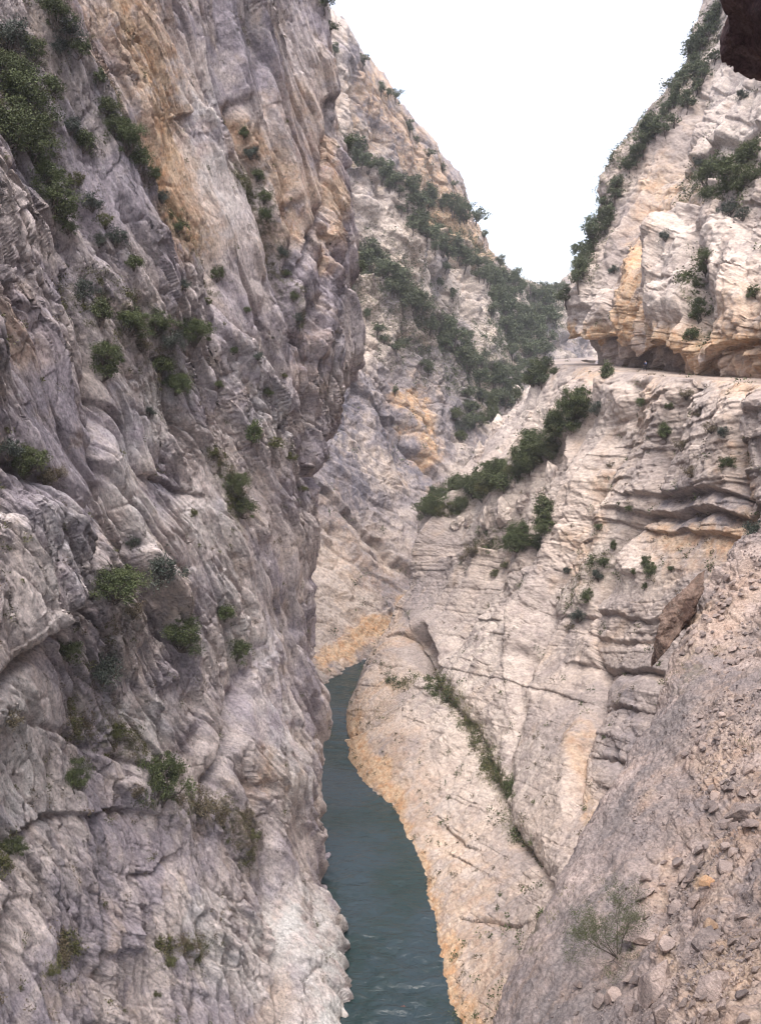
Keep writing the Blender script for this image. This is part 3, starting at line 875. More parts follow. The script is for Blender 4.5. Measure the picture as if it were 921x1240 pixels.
scree_tints = {
    "orange": [([(800, 1040), (790, 1080)], 20, .5), ([(850, 850), (921, 830)], 30, .35), ([(870, 930), (890, 1060), (880, 1220)], 75, .42), ([(830, 780), (900, 720)], 50, .3), ([(900, 1040), (921, 1080)], 30, .45), ([(880, 1200), (900, 1230)], 26, .4), ([(810, 1140), (815, 1180)], 14, .6), ([(850, 1075), (860, 1070)], 10, .8),
               ([(770, 985), (780, 960)], 14, .4), ([(780, 800), (850, 740)], 10, .4)],
    "dark": [([(640, 1230), (680, 1150), (700, 1080), (760, 960), (800, 850)], 48, .75), ([(670, 1200), (720, 1220), (740, 1100)], 50, .55), ([(800, 860), (830, 800)], 18, .4)],
    "pale": [([(690, 1060), (740, 950), (790, 830)], 20, .5), ([(870, 760), (910, 700)], 34, .5)],
    "moss": [([(650, 1110), (640, 1150)], 6, .6), ([(800, 830), (835, 790)], 10, .5)],
}
build_surface("scree_slope", cols, frame_from((-.3, .1, 1), (.3, 1, .3)), recipe_scree, scree_feats, scree_tints, M_scree,
              STRUCT("near slope of broken pink and grey limestone below the path", "slope"))

# ------------------------------------------------------------------ dark rock roof over the path, close to the camera
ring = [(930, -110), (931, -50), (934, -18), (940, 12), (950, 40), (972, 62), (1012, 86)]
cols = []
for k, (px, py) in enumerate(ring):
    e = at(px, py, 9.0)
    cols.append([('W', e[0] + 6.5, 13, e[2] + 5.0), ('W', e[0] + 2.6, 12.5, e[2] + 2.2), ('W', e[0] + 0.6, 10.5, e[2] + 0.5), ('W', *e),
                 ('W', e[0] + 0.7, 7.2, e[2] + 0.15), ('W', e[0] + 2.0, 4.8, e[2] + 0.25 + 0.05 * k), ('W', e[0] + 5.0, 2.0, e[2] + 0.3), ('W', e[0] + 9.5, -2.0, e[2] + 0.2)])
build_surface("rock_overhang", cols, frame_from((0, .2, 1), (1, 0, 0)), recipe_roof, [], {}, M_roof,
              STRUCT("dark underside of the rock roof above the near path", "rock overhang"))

# ------------------------------------------------------------------ river
def grid_sheet(name, x0, x1, y0, y1, z, n, mat, props):
    me = bpy.data.meshes.new(name)
    vs, fs = [], []
    for j in range(n + 1):
        for i in range(n + 1):
            vs.append((x0 + (x1 - x0) * i / n, y0 + (y1 - y0) * j / n, z))
    for j in range(n):
        for i in range(n):
            k = j * (n + 1) + i
            fs.append((k, k + 1, k + n + 2, k + n + 1))
    me.from_pydata(vs, [], fs)
    me.materials.append(mat)
    o = bpy.data.objects.new(name, me)
    col.objects.link(o)
    for k, v in props.items():
        o[k] = v
    return o


t = NT("river_water")
pos = t.node("ShaderNodeNewGeometry").outputs["Position"]
t.l.new(t.mix(t.ramp(t.noise(pos, 0.09, 4, 0.6), 0.4, 0.62), (0.013, 0.031, 0.031), (0.023, 0.042, 0.053)), t.bsdf.inputs["Base Color"])
t.bsdf.inputs["Roughness"].default_value = 0.08
t.bsdf.inputs["IOR"].default_value = 1.45
bmp = t.node("ShaderNodeBump")
wv = t.math('ADD', t.noise(t.mapping(pos, (0.8, 1.5, 1)), 1.0, 5, 0.6, 0.9), t.math('MULTIPLY', t.noise(t.mapping(pos, (0.35, 0.22, 1)), 1.0, 4, 0.55, 1.0), 1.6))
t.l.new(wv, bmp.inputs["Height"])
bmp.inputs["Strength"].default_value = 0.75
bmp.inputs["Distance"].default_value = 0.25
t.l.new(bmp.outputs[0], t.bsdf.inputs["Normal"])
xs, ys = np.arange(-34, 30.01, 0.24), np.arange(56, 215, 0.24)
X, Y = np.meshgrid(xs, ys)
Q = np.stack([X.ravel(), Y.ravel(), X.ravel() * 0], 1)
warp_ = np.stack([fbm(Q / 5, 2, 0.5, 91), fbm(Q / 5, 2, 0.5, 92), X.ravel() * 0], 1)
flow = 0.5 + 0.5 * np.clip(1.4 * fbm(Q / np.array([7, 14, 1]), 3, 0.5, 93) + 0.4, 0, 1)
Z = 0.13 * flow * fbm((Q + 1.2 * warp_) / np.array([1.9, 1.05, 1]), 4, 0.5, 94) + 0.10 * fbm((Q + warp_) / np.array([4.5, 3.0, 1]), 2, 0.5, 95)
V = [(x, y, WATER + z) for (x, y, _), z in zip(Q.tolist(), Z.tolist())]
n = len(xs)
idx = np.arange(len(V)).reshape(len(ys), n)
F = np.stack([idx[:-1, :-1], idx[:-1, 1:], idx[1:, 1:], idx[1:, :-1]], -1).reshape(-1, 4).tolist()
b0 = len(V)
V += [(-150, -150, WATER), (300, -150, WATER), (300, 330, WATER), (-150, 330, WATER), (-34, 56, WATER), (xs[-1], 56, WATER), (xs[-1], ys[-1], WATER), (-34, ys[-1], WATER)]
for k in range(4):
    F.append((b0 + k, b0 + (k + 1) % 4, b0 + 4 + (k + 1) % 4, b0 + 4 + k))
me = bpy.data.meshes.new("river")
me.from_pydata(V, [], F)
me.polygons.foreach_set("use_smooth", [True] * len(F))
me.materials.append(t.m)
o = bpy.data.objects.new("river", me)
col.objects.link(o)
for k, v in STRUCT("green grey river running along the bottom of the gorge", "river").items():
    o[k] = v
g = NT("earth")
pos = g.node("ShaderNodeNewGeometry").outputs["Position"]
g.l.new(g.mix(g.noise(pos, 0.2, 6), (0.12, 0.10, 0.08), (0.2, 0.18, 0.14)), g.bsdf.inputs["Base Color"])
g.bsdf.inputs["Roughness"].default_value = 0.95
grid_sheet("ground", -880, 880, -880, 880, WATER - 4.5, 4, g.m, STRUCT("stony river bed and valley ground under the water", "ground"))


# ------------------------------------------------------------------ which rock is seen where (so that plants stand on the rock itself)
W_, H_ = 921, 1240
allD = np.concatenate([x[1] for x in SURF])
allN = np.concatenate([x[2] for x in SURF])
_px, _py, _d = project(allD)
_ix, _iy = np.round(_px).astype(int), np.round(_py).astype(int)
_ok = np.where((_ix >= 0) & (_ix < W_) & (_iy >= 0) & (_iy < H_) & (allD[:, 1] > 4))[0]
_ok = _ok[np.argsort(-_d[_ok])]
BUF = np.full((H_, W_), -1, np.int64)
BUF[_iy[_ok], _ix[_ok]] = _ok
DEP = np.where(BUF >= 0, _d[np.maximum(BUF, 0)], 1e9)


def hit(px, py, r=2):
    x, y = int(round(px)), int(round(py))
    x0, x1, y0, y1 = max(0, x - r), min(W_, x + r + 1), max(0, y - r), min(H_, y + r + 1)
    if x0 >= x1 or y0 >= y1:
        return None
    blk = DEP[y0:y1, x0:x1]
    k = np.unravel_index(np.argmin(blk), blk.shape)
    if blk[k] > 1e8:
        return None
    i = BUF[y0 + k[0], x0 + k[1]]
    return allD[i], allN[i], blk[k]


def mesh_from(name, V, F, mats, attrs=None, fmat=None, smooth=False):
    me = bpy.data.meshes.new(name)
    V = np.asarray(V, np.float32)
    F = np.asarray(F, np.int32)
    k = F.shape[1]
    me.vertices.add(len(V))
    me.vertices.foreach_set("co", V.ravel())
    me.loops.add(F.size)
    me.loops.foreach_set("vertex_index", F.ravel())
    me.polygons.add(len(F))
    me.polygons.foreach_set("loop_start", np.arange(0, F.size, k, dtype=np.int32))
    me.polygons.foreach_set("use_smooth", np.full(len(F), smooth, bool))
    if fmat is not None:
        me.polygons.foreach_set("material_index", np.asarray(fmat, np.int32))
    me.update()
    for m in mats:
        me.materials.append(m)
    for key, (typ, v) in (attrs or {}).items():
        a = me.attributes.new(key, typ, 'FACE' if len(v) == len(F) and typ == 'FLOAT' else 'POINT')
        a.data.foreach_set("vector" if typ == 'FLOAT_VECTOR' else "value", np.asarray(v, np.float32).ravel())
    me.validate()
    return me


def link(name, me, parent=None, **props):
    o = bpy.data.objects.new(name, me)
    col.objects.link(o)
    o.parent = parent
    for k, v in props.items():
        o[k] = v
    return o


# ------------------------------------------------------------------ plants
def leaf_material(name, dark, light, dry=None):
    t = NT(name)
    rnd = t.node("ShaderNodeObjectInfo").outputs["Random"]
    sh = t.attr("shade")
    c = t.mix(sh, dark, light)
    c = t.mix(t.math('MULTIPLY', rnd, 0.5), c, dry or tuple(x * 0.75 for x in dark))
    t.l.new(c, t.bsdf.inputs["Base Color"])
    t.bsdf.inputs["Roughness"].default_value = 0.65
    t.bsdf.inputs["Specular IOR Level"].default_value = 0.3
    return t.m


L_dark = leaf_material("foliage_dark", (0.034, 0.050, 0.020), (0.105, 0.128, 0.052), (0.075, 0.08, 0.04))
L_olive = leaf_material("foliage_olive", (0.045, 0.055, 0.02), (0.13, 0.13, 0.05), (0.08, 0.075, 0.035))
L_dry = leaf_material("foliage_dry", (0.075, 0.06, 0.042), (0.17, 0.135, 0.09), (0.10, 0.09, 0.055))
L_grey = leaf_material("foliage_grey", (0.038, 0.052, 0.045), (0.09, 0.105, 0.085), (0.06, 0.065, 0.055))
L_far = leaf_material("foliage_wood", (0.040, 0.056, 0.031), (0.115, 0.138, 0.074), (0.082, 0.09, 0.056))
L_grass = leaf_material("grass_blades", (0.085, 0.095, 0.035), (0.21, 0.20, 0.09), (0.15, 0.125, 0.07))
t = NT("bark")
pos = t.node("ShaderNodeNewGeometry").outputs["Position"]
t.l.new(t.mix(t.noise(pos, 6, 5), (0.05, 0.038, 0.032), (0.13, 0.105, 0.095)), t.bsdf.inputs["Base Color"])
t.bsdf.inputs["Roughness"].default_value = 0.9
M_bark = t.m


def leaves(n, clumps, seed, leaf, radii, centre_z, clump_r, aspect=0.5, hollow=0.35):
    """n small pointed leaf faces gathered in clumps inside an uneven crown"""
    r = np.random.default_rng(seed)
    u = r.normal(size=(clumps, 3))
    u /= np.linalg.norm(u, axis=1, keepdims=True)
    rad = hollow + (1 - hollow) * r.random(clumps) ** 0.6
    cc = u * rad[:, None] * np.array(radii) * (0.55 + 0.7 * r.random((clumps, 1)))
    cc[:, 2] += centre_z
    cr = clump_r * (0.4 + 1.1 * r.random(clumps))
    cs = r.random(clumps)
    k = r.integers(0, clumps, n)
    off = r.normal(size=(n, 3))
    off /= np.linalg.norm(off, axis=1, keepdims=True)
    c = cc[k] + off * (cr[k] * 1.25 * r.random(n) ** 0.8)[:, None] * np.array([1, 1, 0.8])
    a = r.normal(size=(n, 3)) + np.array([0, 0, 0.4])
    a /= np.linalg.norm(a, axis=1, keepdims=True)
    b = np.cross(a, r.normal(size=(n, 3)))
    b /= np.linalg.norm(b, axis=1, keepdims=True)
    L = leaf * (0.6 + 0.8 * r.random((n, 1)))
    V = np.stack([c - a * L, c + b * L * aspect, c + a * L, c - b * L * aspect], 1).reshape(-1, 3)
    F = np.arange(4 * n).reshape(n, 4)
    shade = np.clip(0.55 * cs[k] + 0.45 * r.random(n), 0, 1)
    return V, F, shade, cc


def tubes(paths, sides=5):
    V, F = [], []
    for pts, rads in paths:
        base = len(V)
        pts = [Vector(p) for p in pts]
        for i, p in enumerate(pts):
            d = (pts[min(i + 1, len(pts) - 1)] - pts[max(i - 1, 0)]).normalized()
            x = d.orthogonal().normalized()
            y = d.cross(x)
            for s_ in range(sides):
                an = 2 * math.pi * s_ / sides
                V.append(tuple(p + (x * math.cos(an) + y * math.sin(an)) * rads[i]))
        for i in range(len(pts) - 1):
            for s_ in range(sides):
                q = (s_ + 1) % sides
                F.append((base + i * sides + s_, base + i * sides + q, base + (i + 1) * sides + q, base + (i + 1) * sides + s_))
    return V, F


def limb(p0, p1, r0, r1, rr, n=4, wob=0.08):
    p0, p1 = np.array(p0, float), np.array(p1, float)
    L = np.linalg.norm(p1 - p0)
    pts = [p0 + (p1 - p0) * i / n + (rr.normal(size=3) * wob * L if 0 < i < n else 0) for i in range(n + 1)]
    return [tuple(p) for p in pts], [r0 + (r1 - r0) * i / n for i in range(n + 1)]


def make_bush(seed, mat, n=2600, clumps=26, leaf=0.055, radii=(0.85, 0.85, 0.62), cz=0.72, clump_r=0.30, stems=7):
    rr = np.random.default_rng(seed + 100)
    V, F, sh, cc = leaves(n, clumps, seed, leaf, radii, cz, clump_r)
    fol = mesh_from("foliage", V, F, [mat], {"shade": ('FLOAT', sh)})
    pick = rr.permutation(len(cc))[:stems]
    base = (0, 0, -0.18)
    TV, TF = tubes([limb(base, cc[i] * 0.92, 0.045, 0.012, rr) for i in pick])
    st = mesh_from("stem", TV, TF, [M_bark], smooth=True)
    return fol, st


def make_tree(seed, mat, n=1500, clumps=24, tall=1.0, wide=0.8, leaf=0.075):
    rr = np.random.default_rng(seed + 300)
    V, F, sh, cc = leaves(n, clumps, seed, leaf, (wide, wide, 0.62 * tall), 1.05 * tall, 0.30)
    crown = mesh_from("crown", V, F, [mat], {"shade": ('FLOAT', sh)})
    top = (rr.normal() * 0.1, rr.normal() * 0.1, 0.95 * tall)
    ps = [limb((0, 0, -0.25), top, 0.085, 0.045, rr, 5, 0.03)]
    for i in rr.permutation(len(cc))[:9]:
        f = 0.35 + 0.5 * rr.random()
        ps.append(limb(np.array(top) * f, cc[i] * 0.95, 0.035, 0.008, rr))
    TV, TF = tubes(ps)
    return crown, mesh_from("trunk", TV, TF, [M_bark], smooth=True)


BUSH = {
    "dark": [make_bush(i, L_dark, 3000, 28) for i in range(3)] + [make_bush(3, L_dark, 2400, 20, 0.06, (0.7, 0.7, 0.85), 0.85)],
    "olive": [make_bush(10 + i, L_olive, 1900, 18, 0.055, (0.85, 0.85, 0.55), 0.6, 0.27) for i in range(2)],
    "dry": [make_bush(20 + i, L_dry, 1100, 16, 0.06, (0.9, 0.9, 0.6), 0.62, 0.30, 12) for i in range(2)],
    "grey": [make_bush(30 + i, L_grey, 2400, 24) for i in range(2)],
}
BIGBUSH = [make_bush(50 + i, L_dark, 9000, 46, 0.032, (0.85, 0.85, 0.62 + 0.1 * i), 0.75, 0.24, 14) for i in range(3)]
TREE = [make_tree(i, L_far, 1500, 24, 1.0, 0.8) for i in range(3)] + [make_tree(4, L_far, 1300, 20, 1.25, 0.62), make_tree(5, L_far, 900, 16, 1.15, 0.75)]
TONE = {"dark": "dark green", "olive": "olive green", "dry": "dry brownish", "grey": "grey green"}
ORD = ["highest", "second", "third", "fourth", "fifth", "sixth", "seventh", "eighth", "ninth", "tenth", "eleventh", "twelfth", "thirteenth", "fourteenth"]
ANCH = {}


def plant(kind, px, py, size, tone="dark", standing=False):
    """one plant whose foot is on the rock seen at that place; size is its width there"""
    h = hit(px, py)
    if h is None:
        return None
    P, N, d = h
    wide = (1.3 if kind == 'bush' else 1.12) * size * d / FPX
    pair = random.choice(TREE if kind == "tree" else (BIGBUSH if size >= 28 and tone == "dark" else BUSH[tone]))
    sc = wide / (1.55 if kind == "tree" else 1.75)
    o = bpy.data.objects.new(kind, None)
    col.objects.link(o)
    o.empty_display_size = 0.2
    if standing:
        o.location = P + np.array([0, 0, -0.05 * wide])
    else:
        o.location = P + N * 0.10 * wide + np.array([0, 0, -0.42 * wide])
    lean = Vector((N[0], N[1], 0)) * (0.25 if kind == "bush" else 0.12)
    up = (Vector((0, 0, 1)) + lean + Vector((random.gauss(0, .08), random.gauss(0, .08), 0))).normalized()
    q = up.to_track_quat('Z', 'Y').to_matrix() @ Matrix.Rotation(random.uniform(0, 6.283), 3, 'Z')
    o.rotation_euler = q.to_euler()
    o.scale = (sc * random.uniform(.9, 1.1), sc * random.uniform(.9, 1.1), sc * random.uniform(.85, 1.15))
    names = ("crown", "trunk") if kind == "tree" else ("foliage", "stem")
    for nm, me in zip(names, pair):
        link(nm, me, o)
    return [o, px, py, tone, size]


def name_cluster(items, noun, where, group, cat):
    """labels by tone and by rank down the slope; long belts are told off in stretches"""
    items = [i for i in items if i]
    items.sort(key=lambda i: i[2])
    n = len(items)
    parts = 1 if n <= 14 else (2 if n <= 26 else (3 if n <= 42 else 4))
    tags = {1: [""], 2: ["upper half of ", "lower half of "], 3: ["upper third of ", "middle third of ", "lower third of "],
            4: ["top quarter of ", "second quarter of ", "third quarter of ", "bottom quarter of "]}[parts]
    for p in range(parts):
        sub = items[n * p // parts:n * (p + 1) // parts]
        for k, it in enumerate(sub):
            tone = TONE.get(it[3], "dark green")
            rank = "alone there"
            if len(sub) > 1:
                rank = "highest" if k == 0 else ("lowest" if k == len(sub) - 1 else (ORD[min(k, 13)] + " from top"))
            it[0]["label"] = f"{tone} {noun} {where[0]} {tags[p]}{where[1]}, {rank}"
            assert len(it[0]["label"].split()) <= 16, it[0]["label"]
            it[0]["category"] = cat
            it[0]["group"] = group


# --- bushes of the left cliff
D, O_, Y_, G_ = "dark", "olive", "dry", "grey"
left_clusters = [
    ([(22, 110, 58, D), (6, 150, 60, D), (32, 172, 46, D), (48, 205, 40, D), (62, 235, 42, D), (76, 258, 24, D), (10, 40, 36, G_), (40, 62, 26, D), (6, 80, 40, D), (80, 275, 18, D)], ("on the", "shaded upper corner of the tall cliff")),
    ([(66, 14, 32, D), (82, 30, 26, G_), (95, 60, 20, D), (118, 98, 16, D), (128, 124, 24, D), (139, 147, 28, D), (152, 166, 32, D), (166, 190, 26, D), (183, 212, 15, D), (196, 240, 13, G_), (216, 275, 12, D)], ("in the", "slanting crease left of the orange rock")),
    ([(85, 150, 22, G_), (62, 105, 22, D), (100, 172, 22, D), (112, 245, 20, G_), (125, 265, 22, O_), (140, 288, 20, G_), (162, 318, 17, D), (118, 292, 14, G_), (92, 215, 20, O_), (72, 60, 18, G_)], ("on the", "rough slab below the slanting crease")),
    ([(296, 160, 13, D), (300, 185, 15, G_), (308, 212, 16, D), (316, 238, 16, D), (322, 262, 14, D), (340, 305, 11, G_), (346, 330, 11, D), (352, 360, 11, D), (357, 385, 10, G_)], ("in the", "long dark groove near the cliff edge")),
    ([(100, 350, 24, G_), (120, 378, 24, D), (125, 425, 34, D), (124, 448, 24, D), (152, 388, 32, D), (185, 390, 30, D), (205, 412, 24, G_), (230, 398, 30, D), (195, 440, 26, D), (210, 462, 28, D), (170, 415, 20, Y_)], ("on the", "broken ledge above the overhang")),
    ([(262, 333, 15, D), (222, 340, 13, G_), (252, 362, 10, O_), (300, 375, 9, D), (283, 425, 9, D), (310, 432, 11, G_), (265, 462, 11, D), (322, 475, 11, D), (345, 455, 8, O_), (180, 498, 12, G_)], ("on the", "bare bright rock of the tall cliff")),
    ([(26, 555, 42, D), (50, 575, 26, Y_), (8, 545, 24, G_), (70, 568, 18, Y_)], ("at the", "mouth of the dark cleft")),
    ([(302, 528, 22, D), (332, 534, 18, O_), (350, 548, 14, O_), (285, 585, 28, D), (292, 612, 26, D), (255, 547, 14, O_), (234, 618, 12, O_), (368, 590, 10, O_)], ("along the", "steep crack towards the cliff edge")),
    ([(135, 700, 52, D), (185, 690, 40, G_), (212, 765, 42, D), (286, 788, 24, D), (268, 740, 22, D), (221, 725, 13, O_), (82, 788, 26, D), (122, 812, 34, G_), (160, 658, 16, G_), (160, 740, 20, Y_)], ("on the", "lower steps of the tall cliff")),
    ([(88, 945, 32, D), (190, 942, 52, D), (163, 958, 18, Y_), (240, 968, 34, Y_), (264, 985, 24, Y_), (215, 928, 18, O_), (140, 882, 22, O_), (9, 1022, 28, D), (296, 983, 16, Y_), (14, 866, 22, Y_), (305, 1010, 14, O_)], ("above the", "water worn foot of the tall cliff")),
    ([(60, 1172, 16, O_), (78, 1150, 15, Y_), (204, 1162, 16, O_), (228, 1142, 13, O_), (190, 1200, 10, O_)], ("on the", "smooth grey foot of the tall cliff")),
]
for items, where in left_clusters:
    name_cluster([plant("bush", *i) for i in items], "bush", where, "bushes on the left cliff", "bush")

# --- bushes of the right side
def along(poly, width, n, lo, hi, seed):
    r = random.Random(seed)
    L = [math.dist(p, q) for p, q in zip(poly[:-1], poly[1:])]
    out = []
    for k in range(n):
        s_ = (k + r.random()) / n * sum(L)
        for (p, q), l in zip(zip(poly[:-1], poly[1:]), L):
            if s_ <= l:
                break
            s_ -= l
        f = min(1, s_ / l)
        x, y = p[0] + (q[0] - p[0]) * f, p[1] + (q[1] - p[1]) * f
        out.append((x + r.uniform(-.5, .5) * width, y + r.uniform(-.5, .5) * width, r.uniform(lo, hi)))
    return out


led = along([(526, 610), (548, 598), (600, 573), (645, 545), (688, 508), (706, 490)], 28, 42, 19, 33, 1)
name_cluster([plant("bush", x, y, s_, D if k % 5 else O_) for k, (x, y, s_) in enumerate(led)], "bush", ("in the", "green ledge below the path"), "bushes on the green ledge", "bush")
led = along([(606, 656), (625, 645), (640, 660), (652, 632), (660, 618)], 22, 11, 17, 27, 2)
name_cluster([plant("bush", x, y, s_, D) for x, y, s_ in led], "bush", ("in the", "small thicket under the pale pinnacles"), "bushes under the pinnacles", "bush")
name_cluster([plant("bush", *i) for i in [(572, 664, 17, Y_), (588, 657, 15, Y_), (600, 690, 13, O_), (612, 680, 12, O_), (560, 672, 10, Y_)]], "bush", ("beside the", "thicket under the pinnacles"), "bushes under the pinnacles", "bush")
name_cluster([plant("bush", *i) for i in [(732, 678, 13, D), (724, 698, 13, G_), (713, 720, 15, D), (701, 744, 16, G_), (690, 756, 13, Y_), (742, 660, 9, D)]], "bush", ("in the", "narrow gully below the ledges"), "bushes on the right slope", "bush")
name_cluster([plant("bush", *i) for i in [(808, 527, 17, D), (827, 536, 17, Y_), (837, 567, 17, Y_), (882, 557, 17, D), (861, 517, 15, Y_), (877, 520, 13, G_), (830, 474, 14, Y_), (775, 487, 11, D), (810, 490, 9, D), (722, 497, 15, G_), (738, 560, 10, Y_), (845, 500, 10, Y_), (912, 640, 20, G_)]], "bush",
             ("on the", "layered rock just under the path"), "bushes on the right slope", "bush")
name_cluster([plant("bush", *i) for i in [(725, 636, 9, D), (783, 680, 13, D), (790, 688, 15, D), (811, 686, 7, D), (780, 709, 7, D), (760, 617, 8, D), (687, 688, 9, G_), (765, 690, 7, D)]], "bush", ("around the", "smooth yellow rock face"), "bushes on the right slope", "bush")
b = plant("bush", 737, 450, 20, D)
name_cluster([b], "bush", ("at the", "outer edge of the path near the walker"), "bushes on the right slope", "bush")
spur = along([(556, 520), (585, 495), (612, 468), (640, 452), (672, 442)], 26, 30, 11, 18, 3)
name_cluster([plant("bush", x, y, s_, D if k % 3 else G_) for k, (x, y, s_) in enumerate(spur)], "bush", ("among the", "pale outcrops beyond the path"), "bushes on the far spur", "bush")
name_cluster([plant("bush", *i) for i in [(855, 212, 22, D), (870, 200, 26, D), (888, 205, 26, D), (905, 190, 26, D), (916, 178, 24, D), (862, 232, 22, D), (880, 228, 24, D), (898, 222, 24, D), (914, 210, 22, D), (884, 250, 20, G_), (900, 256, 16, G_), (848, 196, 14, G_)]], "bush",
             ("in the", "dark thicket on the upper right cliff"), "bushes on the upper right cliff", "bush")
name_cluster([plant("bush", *i) for i in [(855, 308, 16, D), (853, 328, 16, D), (848, 345, 13, D), (847, 383, 18, D), (840, 404, 18, D), (845, 365, 11, D)]], "bush", ("in the", "upright cleft above the path"), "bushes on the upper right cliff", "bush")
name_cluster([plant("bush", *i) for i in [(915, 352, 15, D), (897, 115, 13, G_), (742, 325, 10, G_), (806, 285, 12, G_)]], "bush", ("on the", "bare rock of the upper right cliff"), "bushes on the upper right cliff", "bush")

# --- trees
def trees(pts, where, group, seed=0, standing=True):
    name_cluster([plant("tree", x, y, s_, "dark", standing) for x, y, s_ in pts], "tree", where, group, "tree")


trees([(391, 16, 20), (402, 44, 14), (407, 66, 12)], ("on the", "rim of the tall left cliff"), "trees on the left cliff rim")
trees(along([(694, 352), (716, 298), (735, 258), (754, 222), (780, 174), (808, 132), (834, 86), (854, 44), (863, 16)], 11, 40, 11, 24, 5), ("on the", "right skyline above the path"), "trees on the right skyline")
trees(along([(800, 175), (828, 135), (846, 105), (862, 70)], 8, 8, 14, 20, 15), ("just inside the", "right skyline"), "trees on the right skyline")
trees([(441, 80, 13), (463, 113, 13), (481, 124, 14), (472, 116, 9), (498, 162, 13), (505, 172, 9), (522, 190, 11), (537, 206, 11), (549, 226, 9), (566, 262, 16), (578, 272, 18), (588, 292, 10), (606, 326, 13), (622, 340, 12)], ("on the", "left skyline of the far ridge"), "trees on the far skyline")
trees(along([(418, 182), (445, 206), (471, 224), (500, 240), (530, 252), (566, 270)], 13, 30, 12, 19, 6), ("in the", "highest far ridge belt"), "trees on the far ridge")
trees(along([(490, 255), (508, 278), (530, 300), (560, 322), (590, 342), (612, 356)], 14, 34, 12, 19, 7), ("in the", "belt under the orange crag"), "trees on the far ridge")
trees(along([(436, 318), (470, 345), (505, 376), (535, 400), (560, 430), (578, 458)], 26, 46, 14, 22, 8), ("in the", "broad lower ridge belt"), "trees on the far ridge")
trees([(459, 408, 14), (466, 415, 11), (481, 426, 15), (490, 420, 11), (520, 452, 14), (512, 446, 10), (480, 476, 9), (445, 385, 10), (600, 455, 13), (606, 470, 12), (540, 330, 13), (532, 350, 12), (550, 365, 12)], ("among the", "lower crags of the far ridge"), "trees on the far ridge")
trees(along([(592, 345), (620, 362), (600, 385), (632, 385), (612, 410), (648, 405), (622, 432), (655, 380), (676, 372), (665, 400)], 26, 44, 13, 20, 9), ("in the", "wood filling the notch"), "trees in the far notch")
trees(along([(562, 515), (590, 480), (615, 455), (640, 436), (664, 420), (640, 460), (600, 500)], 24, 30, 13, 19, 21), ("in the", "hollow beyond the path"), "trees in the far notch")
trees(along([(612, 345), (632, 355), (655, 362), (672, 356), (690, 352)], 5, 14, 10, 16, 10), ("on the", "lowest dip of the skyline"), "trees in the far notch")


# --- low growth nobody could count: tufts in the cracks, and grass on the ramps
def growth(name, surf, key, n, rad, leaf, per, mat, seed, props, extra=0.0, up=0.0):
    o, Dv, Nv = SURF[surf]
    r = np.random.default_rng(seed)
    v = np.empty(len(Dv), np.float32)
    o.data.attributes[key].data.foreach_get("value", v)
    px, py, d = project(Dv)
    inside = (px > -20) & (px < 940) & (py > -20) & (py < 1260)
    patch = np.clip(fbm(Dv[::1] / 3.0, 3, 0.6, seed) + 0.1, 0, 1)
    wgt = (np.clip(v - 0.15, 0, 1) ** 1.5 + extra) * inside * patch
    idx = r.choice(len(Dv), n, p=wgt / wgt.sum())
    c = np.repeat(Dv[idx] + Nv[idx] * 0.05, per, 0)
    nn = np.repeat(Nv[idx], per, 0)
    R_ = np.repeat(rad * (0.5 + r.random(n)) * (1 + 0 * v[idx]), per)
    off = r.normal(size=(len(c), 3))
    c = c + off * R_[:, None] * 0.5
    a = r.normal(size=(len(c), 3)) + nn * 0.6 + np.array([0, 0, up])
    a /= np.linalg.norm(a, axis=1, keepdims=True)
    b_ = np.cross(a, r.normal(size=(len(c), 3)))
    b_ /= np.linalg.norm(b_, axis=1, keepdims=True)
    L = leaf * (0.6 + 0.8 * r.random((len(c), 1)))
    asp = 0.5 if up == 0 else 0.14
    V = np.stack([c, c + a * L + b_ * L * asp, c + a * 2 * L, c + a * L - b_ * L * asp], 1).reshape(-1, 3)
    F = np.arange(len(V)).reshape(-1, 4)
    sh = np.clip(np.repeat(r.random(n), per) * 0.6 + 0.4 * r.random(len(F)), 0, 1)
    link(name, mesh_from(name, V, F, [mat], {"shade": ('FLOAT', sh)}), **props)


STUFF = lambda label, cat: {"kind": "stuff", "label": label, "category": cat}
growth("undergrowth", 0, "moss", 1500, 0.36, 0.075, 40, L_olive, 1, STUFF("low dark scrub rooted in the cracks of the tall left cliff", "scrub"), 0.004)
growth("dry_undergrowth", 0, "moss", 900, 0.36, 0.07, 36, L_dry, 2, STUFF("dry brown scrub thinly spread over the tall left cliff", "scrub"), 0.006)
growth("undergrowth", 1, "moss", 4200, 1.5, 0.28, 26, L_far, 3, STUFF("thick low scrub filling the wooded ledges of the far ridge", "scrub"), 0.004)
growth("undergrowth", 2, "moss", 1700, 0.6, 0.13, 34, L_dark, 4, STUFF("low green scrub on the ledges of the right slope", "scrub"), 0.004)
growth("dry_undergrowth", 2, "moss", 700, 0.4, 0.11, 28, L_dry, 5, STUFF("dry brown tufts scattered over the right slope", "scrub"), 0.012)
growth("undergrowth", 3, "moss", 700, 0.9, 0.18, 24, L_dark, 6, STUFF("dark scrub along the top and clefts of the upper right cliff", "scrub"), 0.002)

